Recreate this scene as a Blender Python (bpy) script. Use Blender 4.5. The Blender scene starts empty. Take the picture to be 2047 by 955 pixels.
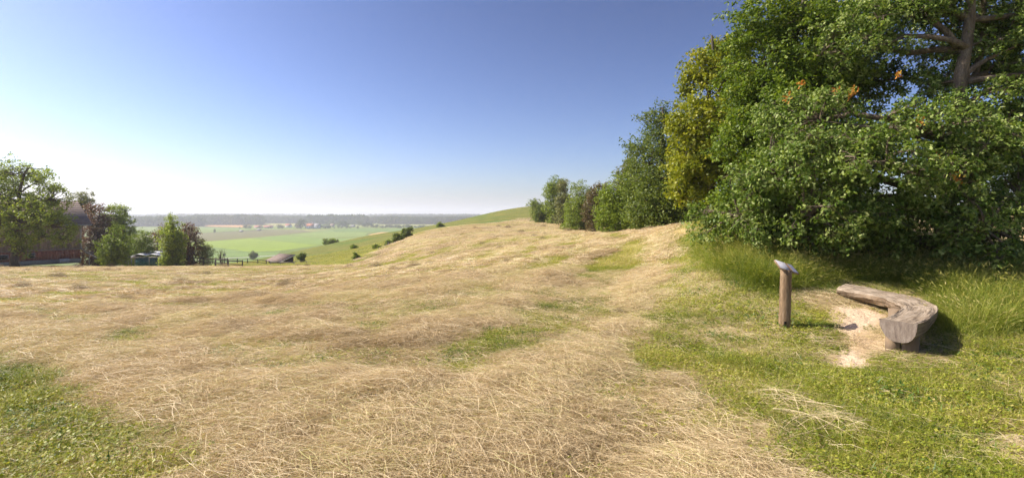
import bpy, math, random
import numpy as np
from mathutils import Vector, Matrix, Euler, noise as mnoise
R = math.radians
rng = np.random.default_rng(7)
random.seed(7)
SC = bpy.context.scene
COL = SC.collection

# ------------------------------------------------------------------ camera, sky, sun, exposure
EYE = 1.8
cam_d = bpy.data.cameras.new('camera'); cam = bpy.data.objects.new('camera', cam_d); COL.objects.link(cam)
cam.location = (0, 0, EYE); cam.rotation_euler = (R(90), 0, 0)
cam_d.sensor_fit = 'HORIZONTAL'; cam_d.sensor_width = 36; cam_d.lens = 18.0 * 1023 / 1023.5
cam_d.shift_y = -(477.5 - 428) / 2047
cam_d.clip_start = 0.05; cam_d.clip_end = 60000
SC.camera = cam

SUN_AZ = -79.0      # degrees clockwise from the viewing direction (+Y): the sun stands to the left
SUN_EL = 44.0
W = bpy.data.worlds.new('World'); SC.world = W; W.use_nodes = True
nt = W.node_tree; nt.nodes.clear()
sky = nt.nodes.new('ShaderNodeTexSky'); sky.sky_type = 'NISHITA'; sky.sun_disc = False
sky.sun_elevation = R(SUN_EL); sky.sun_rotation = R(SUN_AZ)
sky.altitude = 500; sky.air_density = 0.8; sky.dust_density = 1.9; sky.ozone_density = 5.0
bg = nt.nodes.new('ShaderNodeBackground'); bg.inputs[1].default_value = 0.05
wo = nt.nodes.new('ShaderNodeOutputWorld')
gam = nt.nodes.new('ShaderNodeGamma'); gam.inputs[1].default_value = 1.72
nt.links.new(sky.outputs[0], gam.inputs[0]); tnt = nt.nodes.new('ShaderNodeMix'); tnt.data_type = 'RGBA'; tnt.blend_type = 'MULTIPLY'; tnt.inputs[0].default_value = 1; tnt.inputs[7].default_value = (.84, .68, .59, 1)
nt.links.new(gam.outputs[0], tnt.inputs[6]); nt.links.new(tnt.outputs[2], bg.inputs[0]); nt.links.new(bg.outputs[0], wo.inputs[0])

sun_d = bpy.data.lights.new('sun', 'SUN'); sun = bpy.data.objects.new('sun', sun_d); COL.objects.link(sun)
sun_d.energy = 4.9; sun_d.angle = R(0.53); sun_d.color = (1.0, 0.93, 0.82)
sdir = Vector((math.sin(R(SUN_AZ)) * math.cos(R(SUN_EL)), math.cos(R(SUN_AZ)) * math.cos(R(SUN_EL)), math.sin(R(SUN_EL))))
sun.rotation_euler = sdir.to_track_quat('Z', 'Y').to_euler(); sun.location = (-40, 0, 60)

SC.view_settings.view_transform = 'Standard'; SC.view_settings.look = 'None'
SC.view_settings.exposure = 0.74; SC.view_settings.gamma = 1.0; SC.view_settings.use_curve_mapping = False
SC.render.engine = 'CYCLES'
SC.cycles.max_bounces = 6; SC.cycles.diffuse_bounces = 2; SC.cycles.glossy_bounces = 2
SC.cycles.transmission_bounces = 3; SC.cycles.transparent_max_bounces = 6; SC.cycles.volume_bounces = 2
SC.cycles.use_denoising = True
SC.cycles.sample_clamp_indirect = 4.0
try: SC.cycles.denoiser = 'OPENIMAGEDENOISE'; SC.cycles.denoising_prefilter = 'FAST'
except Exception: pass

# ------------------------------------------------------------------ helpers
F = 1023.0
def P(px, py, D):                                   # a point D metres ahead seen at photo pixel px, py
    return np.array([(px - 1023.0) / F * D, D, EYE - (py - 428.0) / F * D])

def tagit(o, label=None, cat=None, group=None, kind=None):
    if label: o['label'] = label
    if cat: o['category'] = cat
    if group: o['group'] = group
    if kind: o['kind'] = kind
    return o

def mk(name, V, Fa, mat, parent=None, attrs=None, smooth=False, mats=None, mi=None, link=True):
    """V (n,3); Fa: array (m,k) or a list of such arrays; attrs: name -> ('FACE'|'POINT', values)"""
    V = np.asarray(V, dtype=np.float32)
    if not isinstance(Fa, list): Fa = [Fa]
    Fa = [np.asarray(f, dtype=np.int32) for f in Fa if len(f)]
    me = bpy.data.meshes.new(name)
    me.vertices.add(len(V)); me.vertices.foreach_set('co', V.ravel())
    tot = np.concatenate([np.full(len(f), f.shape[1], np.int32) for f in Fa])
    idx = np.concatenate([f.ravel() for f in Fa])
    st = np.concatenate([[0], np.cumsum(tot)[:-1]]).astype(np.int32)
    me.loops.add(len(idx)); me.loops.foreach_set('vertex_index', idx)
    me.polygons.add(len(tot)); me.polygons.foreach_set('loop_start', st); me.polygons.foreach_set('loop_total', tot)
    if smooth: me.polygons.foreach_set('use_smooth', np.ones(len(tot), bool))
    if mats is None: mats = [mat]
    for m in mats: me.materials.append(m)
    if mi is not None: me.polygons.foreach_set('material_index', np.asarray(mi, np.int32))
    me.update(calc_edges=True)
    for k, (dom, val) in (attrs or {}).items():
        val = np.asarray(val, np.float32)
        if val.ndim == 2:
            a = me.attributes.new(k, 'FLOAT_VECTOR', dom); a.data.foreach_set('vector', val.ravel())
        else:
            a = me.attributes.new(k, 'FLOAT', dom); a.data.foreach_set('value', val)
    o = bpy.data.objects.new(name, me)
    if link: COL.objects.link(o)
    if parent is not None: o.parent = parent
    return o

def empty(name, loc, label, cat, group=None, kind=None, rz=0):
    o = bpy.data.objects.new(name, None); COL.objects.link(o)
    o.location = tuple(float(c) for c in loc); o.rotation_euler = (0, 0, rz); o.empty_display_size = .3
    return tagit(o, label, cat, group, kind)

class MB:
    """collects shapes for one mesh"""
    def __init__(s): s.v = []; s.q = []; s.t = []; s.n = 0; s.big = []
    def add(s, V, quads=(), tris=()):
        V = np.asarray(V, float)
        if len(quads): s.q.append(np.asarray(quads, int) + s.n)
        if len(tris): s.t.append(np.asarray(tris, int) + s.n)
        s.v.append(V); s.n += len(V)
    def box(s, c, size, rz=0, M=None):
        hx, hy, hz = size[0] / 2, size[1] / 2, size[2] / 2
        V = np.array([[x, y, z] for z in (-hz, hz) for y in (-hy, hy) for x in (-hx, hx)])
        if M is not None: V = V @ np.asarray(M).T
        elif rz:
            cr, sr = math.cos(rz), math.sin(rz); V = V @ np.array([[cr, sr, 0], [-sr, cr, 0], [0, 0, 1]])
        s.add(V + np.asarray(c, float), [[0, 2, 3, 1], [4, 5, 7, 6], [0, 1, 5, 4], [1, 3, 7, 5], [3, 2, 6, 7], [2, 0, 4, 6]])
    def hexa(s, V8): # bottom 4 ccw, top 4 ccw
        s.add(V8, [[3, 2, 1, 0], [4, 5, 6, 7], [0, 1, 5, 4], [1, 2, 6, 5], [2, 3, 7, 6], [3, 0, 4, 7]])
    def tube(s, pts, rad, n=7, cap=True, wob=0, flat=1.0):
        pts = np.asarray(pts, float); m = len(pts); rad = np.broadcast_to(np.asarray(rad, float), (m,))
        T = np.gradient(pts, axis=0); T /= np.linalg.norm(T, axis=1, keepdims=True) + 1e-9
        up = np.array([0, 0, 1.0]) if abs(T[0][2]) < .9 else np.array([1.0, 0, 0])
        A = np.cross(T, up); A /= np.linalg.norm(A, axis=1, keepdims=True) + 1e-9
        B = np.cross(T, A)
        th = np.linspace(0, 2 * np.pi, n, endpoint=False)
        rr = rad[:, None] * (1 + (wob * rng.standard_normal((m, n)) if wob else 0))
        V = pts[:, None, :] + rr[..., None] * (np.cos(th)[None, :, None] * A[:, None, :] + flat * np.sin(th)[None, :, None] * B[:, None, :])
        V = V.reshape(-1, 3)
        i = np.arange(m - 1)[:, None] * n; j = np.arange(n)[None, :]; k = (j + 1) % n
        q = np.stack([i + j, i + k, i + n + k, i + n + j], -1).reshape(-1, 4)
        tr = []
        if cap:
            V = np.vstack([V, pts[0], pts[-1]])
            c0, c1 = m * n, m * n + 1
            tr = [[c0, (a + 1) % n, a] for a in range(n)] + [[c1, (m - 1) * n + a, (m - 1) * n + (a + 1) % n] for a in range(n)]
        s.add(V, q, tr)
    def build(s, name, mat, parent=None, attrs=None, smooth=False):
        V = np.vstack(s.v); fl = []
        if s.q: fl.append(np.vstack(s.q))
        if s.t: fl.append(np.vstack(s.t))
        if parent is not None:                    # world coordinates in, local to the parent out
            V = V - np.array(parent.location) if parent.rotation_euler.z == 0 else V
        return mk(name, V, fl, mat, parent, attrs, smooth)

def vnoise(x, y, seed=0):
    x = np.asarray(x, float); y = np.asarray(y, float)
    xi = np.floor(x).astype(np.int64); yi = np.floor(y).astype(np.int64); fx = x - xi; fy = y - yi
    fx = fx * fx * (3 - 2 * fx); fy = fy * fy * (3 - 2 * fy)
    def h(a, b):
        n = (a * 374761393 + b * 668265263 + seed * 1442695041) & 0x7fffffff
        n = (n ^ (n >> 13)) * 1274126177 & 0x7fffffff
        n = (n ^ (n >> 16)) * 668265263 & 0x7fffffff
        return ((n ^ (n >> 15)) & 0xffff) / 65535.0
    return (h(xi, yi) * (1 - fx) + h(xi + 1, yi) * fx) * (1 - fy) + (h(xi, yi + 1) * (1 - fx) + h(xi + 1, yi + 1) * fx) * fy
def fbm(x, y, seed=0, o=3):
    s = 0; a = 1; t = 0
    for k in range(o):
        s = s + a * vnoise(x * 2 ** k, y * 2 ** k, seed + 17 * k); t += a; a *= .55
    return s / t
def sst(a, b, x):
    t = np.clip((np.asarray(x, float) - a) / (b - a), 0, 1); return t * t * (3 - 2 * t)

# ------------------------------------------------------------------ the lie of the land
PLAIN = -28.0
ctl = []
def cp(px, py, D): ctl.append(tuple(P(px, py, D)))
for a in range(-180, 181, 30):
    for r in (1.0, 4.0): ctl.append((r * math.sin(R(a)), r * math.cos(R(a)), 0.0))
for a in (-180, -150, -120, 100, 120, 150, 180):
    for r in (15, 60, 200): ctl.append((r * math.sin(R(a)), r * math.cos(R(a)), 0.0))
for x, y, z in [(-4, 4, -.02), (0, 10, -.02), (4.25, 8, 0), (5.2, 6.65, 0), (8, 8, .12), (12, 12, .42), (2, 20, 0.05), (-5, 10, -.3), (-12, 12, -.5), (-10, 20, -1.15),
                (-20, 20, -1.2), (-3, 20, -.45), (-8, 30, -1.5), (-22, 30, -1.95), (-30, 30, -1.9)]: ctl.append((x, y, z))
for q in [(0, 539, 40), (200, 538, 40), (400, 538, 40), (600, 537, 40), (0, 535, 50), (200, 535, 52), (400, 534.5, 52), (600, 533, 52), (730, 528, 50), (-300, 536, 50),
          (0, 535, 62), (160, 533, 62), (300, 537, 66), (450, 536, 62), (600, 536, 62), (-300, 535, 75), (0, 538, 90), (200, 540, 100), (380, 536, 90),
          (480, 526, 85), (560, 526.5, 88), (640, 522, 80), (700, 512, 82), (760, 500, 82), (850, 462, 110), (950, 447, 140),
          (830, 500, 50), (790, 487, 70), (830, 470, 85), (950, 452, 120), (1070, 437, 150), (1023, 500, 30), (1023, 464, 60), (1023, 444, 100),
          (1060, 414, 200), (1000, 424, 190), (950, 435, 185), (900, 445, 180), (830, 456, 175), (720, 471, 165), (650, 485, 150), (560, 505, 125), (480, 516, 120),
          (1190, 452, 80), (1240, 462, 46), (1300, 458, 36), (1370, 450, 27), (1370, 462, 20), (1345, 610, 10), (1340, 530, 17),
          (1550, 492, 14), (1450, 520, 12), (1720, 444, 28), (1720, 434, 60), (2000, 502, 20), (2000, 452, 40), (2047, 640, 8), (2040, 560, 11), (1500, 440, 45), (1150, 437, 130), (1400, 434, 90), (2000, 436, 90), (1800, 433, 130)]:
    cp(*q)
ctl = np.array(ctl)
def _al(x, y): return np.arctan2(x, y) * 2.2, np.log(np.hypot(x, y) + 1e-6)
ca, cl = _al(ctl[:, 0], ctl[:, 1]); cs = ctl[:, 2] / np.hypot(ctl[:, 0], ctl[:, 1])
def _k(d2): return .5 * d2 * np.log(d2 + 1e-12)
_n = len(ctl); _K = _k((ca[:, None] - ca) ** 2 + (cl[:, None] - cl) ** 2) + 1e-4 * np.eye(_n)
_Pm = np.stack([np.ones(_n), ca, cl], 1)
_A = np.block([[_K, _Pm], [_Pm.T, np.zeros((3, 3))]]); _w = np.linalg.solve(_A, np.concatenate([cs, np.zeros(3)]))
def base_z(x, y):
    x = np.asarray(x, float); y = np.asarray(y, float); sh = x.shape; x = x.ravel(); y = y.ravel()
    out = np.empty(len(x))
    for s in range(0, len(x), 20000):
        xa, ya = x[s:s + 20000], y[s:s + 20000]; a, l = _al(xa, ya); l = np.clip(l, -.5, math.log(420))
        k = _k((a[:, None] - ca) ** 2 + (l[:, None] - cl) ** 2)
        S = k @ _w[:_n] + _w[_n] + _w[_n + 1] * a + _w[_n + 2] * l
        r = np.hypot(xa, ya); z = S * np.minimum(r, 420)
        ang = np.degrees(np.arctan2(xa, ya))
        r1 = np.interp(ang, [-180, -60, -45, -30, -22, -15, -5, 2, 8, 180], [150, 110, 100, 105, 135, 165, 188, 205, 240, 260])
        r2 = np.interp(ang, [-180, -60, -45, -30, -22, -15, -5, 2, 8, 180], [380, 330, 300, 300, 320, 360, 420, 460, 700, 800])
        w = sst(0, 1, (np.log(r) - np.log(r1)) / (np.log(r2) - np.log(r1)))
        out[s:s + 20000] = z * (1 - w) + PLAIN * w
    return out.reshape(sh)

def G(px, py):                                      # where the line of sight through a photo pixel meets the near ground
    u = (px - 1023.0) / F; D = np.exp(np.linspace(math.log(2.0), math.log(260), 500))
    z = base_z(u * D, D); v = (EYE - z) / D * F + 428
    i = np.argmax(v <= py)
    if v[i] > py: i = len(D) - 1
    return np.array([u * D[i], D[i]])
def GL(*pts): return np.array([G(*p) for p in pts])

def inside(poly, x, y):
    c = np.zeros(np.shape(x), bool); n = len(poly); j = n - 1
    for i in range(n):
        xi, yi = poly[i]; xj, yj = poly[j]
        c ^= ((yi > y) != (yj > y)) & (x < (xj - xi) * (y - yi) / (yj - yi + 1e-12) + xi); j = i
    return c
def pdist(line, x, y, closed=False):
    d = np.full(np.shape(x), 1e9); n = len(line)
    for i in range(n if closed else n - 1):
        ax, ay = line[i]; bx, by = line[(i + 1) % n]; dx, dy = bx - ax, by - ay
        t = np.clip(((x - ax) * dx + (y - ay) * dy) / (dx * dx + dy * dy + 1e-9), 0, 1)
        d = np.minimum(d, np.hypot(x - ax - t * dx, y - ay - t * dy))
    return d

# hay field outline, windrow guide line and the green streaks, all in metres on the ground
HAY_NEAR = np.vstack([[(-70, 36), (-40, 18), (-16, 9.6)], GL((-60, 672), (0, 690), (60, 735), (130, 800), (270, 880), (330, 940)), [(-1.95, 2.9), (-1.4, 1.5), (1.5, 1.5), (1.75, 3.0)],
                      GL((1545, 950), (1600, 880), (1540, 850), (1440, 815), (1412, 742), (1330, 735), (1270, 742), (1262, 700), (1285, 650), (1318, 560), (1345, 500), (1372, 452))])
HAY_FAR = np.array([P(*q)[:2] for q in [(1375, 450, 31), (1300, 456, 40), (1240, 462, 50), (1190, 452, 82), (1150, 443, 125), (1105, 437, 160), (1070, 436, 152), (950, 452, 121), (830, 470, 85.5), (790, 487, 70), (760, 503, 60), (728, 524, 53), (400, 530, 54.5), (165, 530, 56), (0, 532, 50), (-300, 532, 44)]])
HAY = np.vstack([HAY_NEAR, HAY_FAR])
GUIDE = np.vstack([[(-70, 38), (-40, 21), (-16, 11)], GL((-40, 650), (80, 700), (250, 742), (450, 790), (700, 832), (950, 830), (1130, 770), (1235, 690), (1290, 600), (1322, 520), (1345, 470)), [P(1240, 465, 48)[:2]]])
STREAK = [(GL((1242, 515), (1215, 545), (1180, 578), (1100, 640)), .95, 1.0), (GL((1238, 520), (1180, 578), (1100, 640), (1000, 695), (920, 730)), .6, 1.0), (GL((180, 560), (330, 575), (430, 570)), 1.3, .5), (GL((360, 615), (560, 628), (700, 612)), .9, .55),
          (GL((800, 612), (900, 598), (1010, 588)), .8, .55), (GL((500, 705), (620, 690), (760, 670)), .5, .4), (GL((380, 765), (450, 762)), .3, .6), (GL((520, 742), (760, 705)), .35, .35),
          (GL((1180, 800), (1240, 775), (1300, 748)), .28, .8), (GL((540, 850), (640, 900)), .18, .4), (GL((60, 600), (150, 590)), 1.2, .5), (GL((960, 850), (1060, 860)), .12, .35), (GL((20, 650), (200, 640)), .8, .35), (GL((1250, 490), (1240, 540)), .8, .4)]
SOIL = np.vstack([GL((1632, 606), (1700, 604), (1750, 618), (1780, 640), (1785, 690), (1760, 716), (1705, 740), (1655, 722), (1700, 692), (1675, 655))])
SOIL2 = np.vstack([GL((1968, 915), (1990, 862), (2060, 822)), [(4.6, 3.6), (4.6, 1.8), (3.4, 2.2)]])
def hayness(x, y):
    """0 = growing grass, 1 = thick hay"""
    ins = inside(HAY, x, y); d = pdist(HAY, x, y, True) * np.where(ins, 1, -1); r = np.hypot(x, y)
    soft = .62 + .035 * r
    n = fbm(x * 1.3, y * 1.3, 3, 4)
    h = sst(-1, 1, (d + (n - .5) * 2.2) / soft)
    g = pdist(GUIDE, x, y); gs = g + (fbm(x * .25, y * .25, 5) - .5) * 2.2
    row = .5 + .5 * np.cos(2 * np.pi * gs / 2.6)
    thick = .39 + .8 * (row - .42) * sst(160, 30, r) + (fbm(x * .8, y * .8, 9, 4) - .5) * 1.25 + (fbm(x * .22, y * .22, 19, 3) - .5) * .6 + (fbm(x * 3.1, y * 3.1, 23, 3) - .5) * 1.1 * sst(40, 12, r)
    thick = thick + .55 * np.exp(-(g / .75) ** 2) * sst(-12, 0, x) + .35 * sst(6.5, 4.5, r)
    for ln, w, s in STREAK:
        ds = pdist(ln, x, y) + (fbm(x * 2, y * 2, 21) - .5) * w * 1.2
        thick = thick - 1.1 * s * sst(w * 1.5, w * .4, ds)
    thick = np.clip(thick, .0, 1)
    return h * np.clip(thick, 0, 1)
def row_h(x, y):
    hh = hayness(x, y); g = pdist(GUIDE, x, y) + (fbm(x * .25, y * .25, 5) - .5) * 2.2
    row = .5 + .5 * np.cos(2 * np.pi * g / 2.6)
    r = np.hypot(x, y)
    b = .035 * hh * row + .045 * hh * (fbm(x * 1.9, y * 1.9, 31, 3) - .45)
    b = b + .05 * hh * sst(.62, .8, fbm(x * .9 + 40, y * .9, 77, 3))
    return b * (.35 + .65 * sst(45, 18, r)) * sst(150, 60, r) + .035 * (fbm(x * 2.2, y * 2.2, 41) - .5) * sst(60, 20, r)
def ground_z(x, y):
    return base_z(x, y) + row_h(x, y)
def gz(x, y): return float(ground_z(np.array([x]), np.array([y]))[0])
# ------------------------------------------------------------------ materials
def new_mat(name):
    m = bpy.data.materials.new(name); m.use_nodes = True; m.node_tree.nodes.clear(); return m, m.node_tree
def N(nt, t, **kw):
    n = nt.nodes.new(t)
    for k, v in kw.items():
        if k.startswith('i_'):
            key = k[2:]; n.inputs[int(key) if key.isdigit() else key].default_value = v
        else: setattr(n, k, v)
    return n
def L(nt, a, b): nt.links.new(a, b)
def ramp(nt, fac, stops, interp='LINEAR'):
    r = nt.nodes.new('ShaderNodeValToRGB'); cr = r.color_ramp; cr.interpolation = interp
    while len(cr.elements) > 1: cr.elements.remove(cr.elements[0])
    cr.elements[0].position = stops[0][0]; cr.elements[0].color = (*stops[0][1], 1)
    for p, c in stops[1:]:
        e = cr.elements.new(p); e.color = (*c, 1)
    if fac is not None: nt.links.new(fac, r.inputs[0])
    return r.outputs[0]
def mixc(nt, f, a, b, mode='MIX'):
    m = nt.nodes.new('ShaderNodeMix'); m.data_type = 'RGBA'; m.blend_type = mode
    for s, v in ((0, f), (6, a), (7, b)):
        if isinstance(v, (int, float)): m.inputs[s].default_value = v
        elif isinstance(v, tuple): m.inputs[s].default_value = (*v, 1)
        else: nt.links.new(v, m.inputs[s])
    return m.outputs[2]
def noise(nt, scale, detail=4, vec=None, rough=.55, dist=0):
    n = N(nt, 'ShaderNodeTexNoise', i_Scale=scale, i_Detail=detail, i_Roughness=rough, i_Distortion=dist)
    if vec is not None: L(nt, vec, n.inputs['Vector'])
    return n.outputs[0]
def attr(nt, name): return N(nt, 'ShaderNodeAttribute', attribute_name=name)
def math_(nt, op, a, b=0.0, c=None):
    m = N(nt, 'ShaderNodeMath', operation=op)
    for i, v in enumerate((a, b, c)):
        if v is None: continue
        if isinstance(v, (int, float)): m.inputs[i].default_value = v
        else: L(nt, v, m.inputs[i])
    return m.outputs[0]

def leaf_mat(name, stops, trans=.3, rough=.45, spec=.5, clump=.35, cs=1.2, tint=(1.15, 1.2, .55)):
    m, t = new_mat(name)
    a = attr(t, 'rnd').outputs['Fac']; b = attr(t, 'clump').outputs['Fac']
    f = math_(t, 'ADD', math_(t, 'MULTIPLY', a, 1 - clump), math_(t, 'MULTIPLY', b, clump))
    c = ramp(t, f, stops)
    pb = N(t, 'ShaderNodeBsdfPrincipled', i_Roughness=rough); pb.inputs['Specular IOR Level'].default_value = spec
    L(t, c, pb.inputs['Base Color'])
    tr = N(t, 'ShaderNodeBsdfTranslucent'); L(t, mixc(t, 1.0, c, tint, 'MULTIPLY'), tr.inputs[0])
    mx = N(t, 'ShaderNodeMixShader', i_0=trans); L(t, pb.outputs[0], mx.inputs[1]); L(t, tr.outputs[0], mx.inputs[2])
    o = N(t, 'ShaderNodeOutputMaterial'); L(t, mx.outputs[0], o.inputs[0]); return m

def blade_mat(name, stops, trans=.3, rough=.55, inst=.5, tint=(1.1, 1.1, .6)):
    """strands: colour from a per-strand value and a per-instance value"""
    m, t = new_mat(name)
    a = attr(t, 'rnd').outputs['Fac']
    oi = N(t, 'ShaderNodeAttribute', attribute_type='INSTANCER', attribute_name='hue').outputs['Fac']
    f = math_(t, 'ADD', math_(t, 'MULTIPLY', a, 1 - inst), math_(t, 'MULTIPLY', oi, inst))
    c = ramp(t, f, stops)
    pb = N(t, 'ShaderNodeBsdfPrincipled', i_Roughness=rough); pb.inputs['Specular IOR Level'].default_value = .35
    L(t, c, pb.inputs['Base Color'])
    tr = N(t, 'ShaderNodeBsdfTranslucent'); L(t, mixc(t, 1.0, c, tint, 'MULTIPLY'), tr.inputs[0])
    mx = N(t, 'ShaderNodeMixShader', i_0=trans); L(t, pb.outputs[0], mx.inputs[1]); L(t, tr.outputs[0], mx.inputs[2])
    o = N(t, 'ShaderNodeOutputMaterial'); L(t, mx.outputs[0], o.inputs[0]); return m

def surf(name, colors, scale=4, rough=.85, stretch=(1, 1, 1), bump=.3, bdist=.02, spec=.2, extra=None, coord='Object'):
    m, t = new_mat(name)
    tc = N(t, 'ShaderNodeTexCoord'); mp = N(t, 'ShaderNodeMapping'); mp.inputs['Scale'].default_value = stretch
    L(t, tc.outputs[coord], mp.inputs[0])
    n1 = noise(t, scale, 6, mp.outputs[0], .65)
    c = ramp(t, n1, [(i / (len(colors) - 1) * .5 + .25, col) for i, col in enumerate(colors)])
    n2 = noise(t, scale * 6, 4, mp.outputs[0])
    c = mixc(t, .35, c, ramp(t, n2, [(.35, (.45, .45, .45)), (.65, (1.35, 1.35, 1.35))]), 'MULTIPLY')
    pb = N(t, 'ShaderNodeBsdfPrincipled', i_Roughness=rough); pb.inputs['Specular IOR Level'].default_value = spec
    L(t, c, pb.inputs['Base Color'])
    if bump:
        bp = N(t, 'ShaderNodeBump', i_Strength=bump, i_Distance=bdist); L(t, math_(t, 'ADD', n1, n2), bp.inputs['Height']); L(t, bp.outputs[0], pb.inputs['Normal'])
    o = N(t, 'ShaderNodeOutputMaterial'); L(t, pb.outputs[0], o.inputs[0]); return m

# ------------------------------------------------------------------ ground sheet
def make_ground():
    r = np.concatenate([np.exp(np.linspace(math.log(.5), math.log(3), 24))[:-1], np.exp(np.linspace(math.log(3), math.log(300), 620))[:-1], np.exp(np.linspace(math.log(300), math.log(17000), 90))])
    a = np.concatenate([np.linspace(-180, -58, 60)[:-1], np.linspace(-58, 58, 640)[:-1], np.linspace(58, 180, 60)[:-1]])
    A, RR = np.meshgrid(np.radians(a), r); X = RR * np.sin(A); Y = RR * np.cos(A)
    z = base_z(X, Y); near = RR < 170
    z[near] += row_h(X[near], Y[near])
    # rise of the far hills on the skyline
    far = RR > 6000
    z[far] += (18 + 55 * fbm(A[far] * 14, RR[far] * 0 + 3, 55)) * sst(8500, 13000, RR[far])
    n0, n1 = X.shape
    V = np.stack([X, Y, z], -1).reshape(-1, 3)
    V = np.vstack([V, [[0, 0, 0]]])
    i = np.arange(n0 - 1)[:, None] * n1; j = np.arange(n1)[None, :]; k = (j + 1) % n1
    q = np.stack([i + j, i + k, i + n1 + k, i + n1 + j], -1).reshape(-1, 4)[:, ::-1]
    tri = np.array([[n0 * n1, (b + 1) % n1, b] for b in range(n1)])[:, ::-1]
    x = V[:, 0]; y = V[:, 1]; rr = np.hypot(x, y)
    hay = np.zeros(len(x)); nm = rr < 190; hay[nm] = hayness(x[nm], y[nm])
    infield = np.zeros(len(x)); infield[nm] = inside(HAY, x[nm], y[nm])
    # a second mown field on the rise behind the oaks
    back = np.zeros(len(x)); bx = (rr > 16) & (rr < 200) & (np.degrees(np.arctan2(x, y)) > 21)
    ang = np.degrees(np.arctan2(x, y)); lim = np.interp(ang, [21, 30, 38, 44, 60], [24, 21, 19, 18, 17])
    back[bx] = sst(0, 2.5, rr[bx] - lim[bx] - 2) 
    hay = np.maximum(hay, back * .8); infield = np.maximum(infield, back)
    soil = np.zeros(len(x)); nn = rr < 16
    for S in (SOIL, SOIL2):
        d = pdist(S, x[nn], y[nn], True) * np.where(inside(S, x[nn], y[nn]), 1, -1) + (fbm(x[nn] * 5, y[nn] * 5, 8) - .5) * .35
        soil[nn] = np.maximum(soil[nn], sst(-.16, .05, d))
    plain = sst(-22, -27, V[:, 2]); plain[rr < 100] = 0
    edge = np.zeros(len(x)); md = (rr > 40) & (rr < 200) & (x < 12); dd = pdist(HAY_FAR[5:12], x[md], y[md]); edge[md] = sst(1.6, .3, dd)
    m, t = new_mat('ground')
    geo = N(t, 'ShaderNodeNewGeometry'); pos = geo.outputs['Position']
    nf = noise(t, 28, 8, pos, .7); nm2 = noise(t, 3.0, 5, pos, .6); nl = noise(t, .35, 4, pos, .6); nxl = noise(t, .06, 3, pos)
    hcol = ramp(t, nf, [(.28, (.20, .14, .06)), (.42, (.44, .32, .16)), (.58, (.62, .47, .26)), (.8, (.74, .59, .36))])
    hcol = mixc(t, .55, hcol, ramp(t, nm2, [(.3, (.62, .6, .5)), (.5, (1, .98, .92)), (.72, (1.25, 1.25, 1.25))]), 'MULTIPLY')
    hcol = mixc(t, .4, hcol, ramp(t, nl, [(.35, (.8, .82, .6)), (.6, (1.15, 1.08, 1.05))]), 'MULTIPLY')
    gcol = ramp(t, nf, [(.3, (.04, .06, .008)), (.5, (.13, .165, .022)), (.7, (.26, .29, .06))])
    gcol = mixc(t, .6, gcol, ramp(t, nl, [(.3, (.75, .95, .8)), (.55, (1.1, 1.0, .9)), (.75, (1.6, 1.25, 1.0))]), 'MULTIPLY')
    stub = ramp(t, nf, [(.3, (.13, .10, .035)), (.5, (.34, .29, .09)), (.7, (.48, .40, .16))])
    mead = ramp(t, nm2, [(.3, (.075, .10, .02)), (.5, (.135, .155, .035)), (.7, (.22, .20, .07))])
    mead = mixc(t, .7, mead, ramp(t, nxl, [(.35, (.75, 1.0, .8)), (.6, (1.35, 1.1, 1.1))]), 'MULTIPLY')
    mead = mixc(t, .6, mead, ramp(t, nl, [(.35, (.7, .8, .7)), (.65, (1.3, 1.2, 1.1))]), 'MULTIPLY')
    a_f = attr(t, 'infield').outputs['Fac']; a_h = attr(t, 'hay').outputs['Fac']; a_s = attr(t, 'soil').outputs['Fac']
    a_p = attr(t, 'plain').outputs['Fac']; a_m = attr(t, 'meadow').outputs['Fac']; a_e = attr(t, 'edge').outputs['Fac']
    inner = mixc(t, a_f, gcol, stub)
    hm = math_(t, 'ADD', a_h, math_(t, 'MULTIPLY', math_(t, 'SUBTRACT', nm2, .5), .7))
    hm = N(t, 'ShaderNodeMapRange', i_1=.30, i_2=.62); L(t, math_(t, 'ADD', a_h, math_(t, 'MULTIPLY', math_(t, 'SUBTRACT', nm2, .5), .8)), hm.inputs[0])
    c = mixc(t, hm.outputs[0], inner, hcol)
    c = mixc(t, a_m, c, mead)
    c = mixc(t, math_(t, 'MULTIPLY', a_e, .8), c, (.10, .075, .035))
    scol = ramp(t, nf, [(.25, (.42, .30, .18)), (.5, (.64, .48, .32)), (.75, (.76, .61, .43))])
    c = mixc(t, a_s, c, scol)
    nfield = noise(t, .004, 2, pos); npl = noise(t, .02, 4, pos)
    pc = ramp(t, nfield, [(.35, (.12, .16, .03)), (.5, (.155, .20, .035)), (.62, (.19, .21, .05)), (.7, (.32, .27, .11))])
    pc = mixc(t, .3, pc, ramp(t, npl, [(.3, (.8, .8, .8)), (.7, (1.2, 1.2, 1.2))]), 'MULTIPLY')
    c = mixc(t, a_p, c, pc)
    pb = N(t, 'ShaderNodeBsdfPrincipled', i_Roughness=.95); pb.inputs['Specular IOR Level'].default_value = .1
    L(t, c, pb.inputs['Base Color'])
    hn = noise(t, 9, 6, pos, .7); hh = math_(t, 'ADD', math_(t, 'MULTIPLY', hn, .7), nm2)
    bp = N(t, 'ShaderNodeBump', i_Strength=.8, i_Distance=.12); L(t, hh, bp.inputs['Height']); L(t, bp.outputs[0], pb.inputs['Normal'])
    o = N(t, 'ShaderNodeOutputMaterial'); L(t, pb.outputs[0], o.inputs[0])
    meadow = np.zeros(len(x)); mm = (rr > 44) & (ang < 22)
    dm = pdist(HAY, x[mm], y[mm], True) * np.where(inside(HAY, x[mm], y[mm]), -1, 1); meadow[mm] = sst(-.2, .4, dm)
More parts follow.
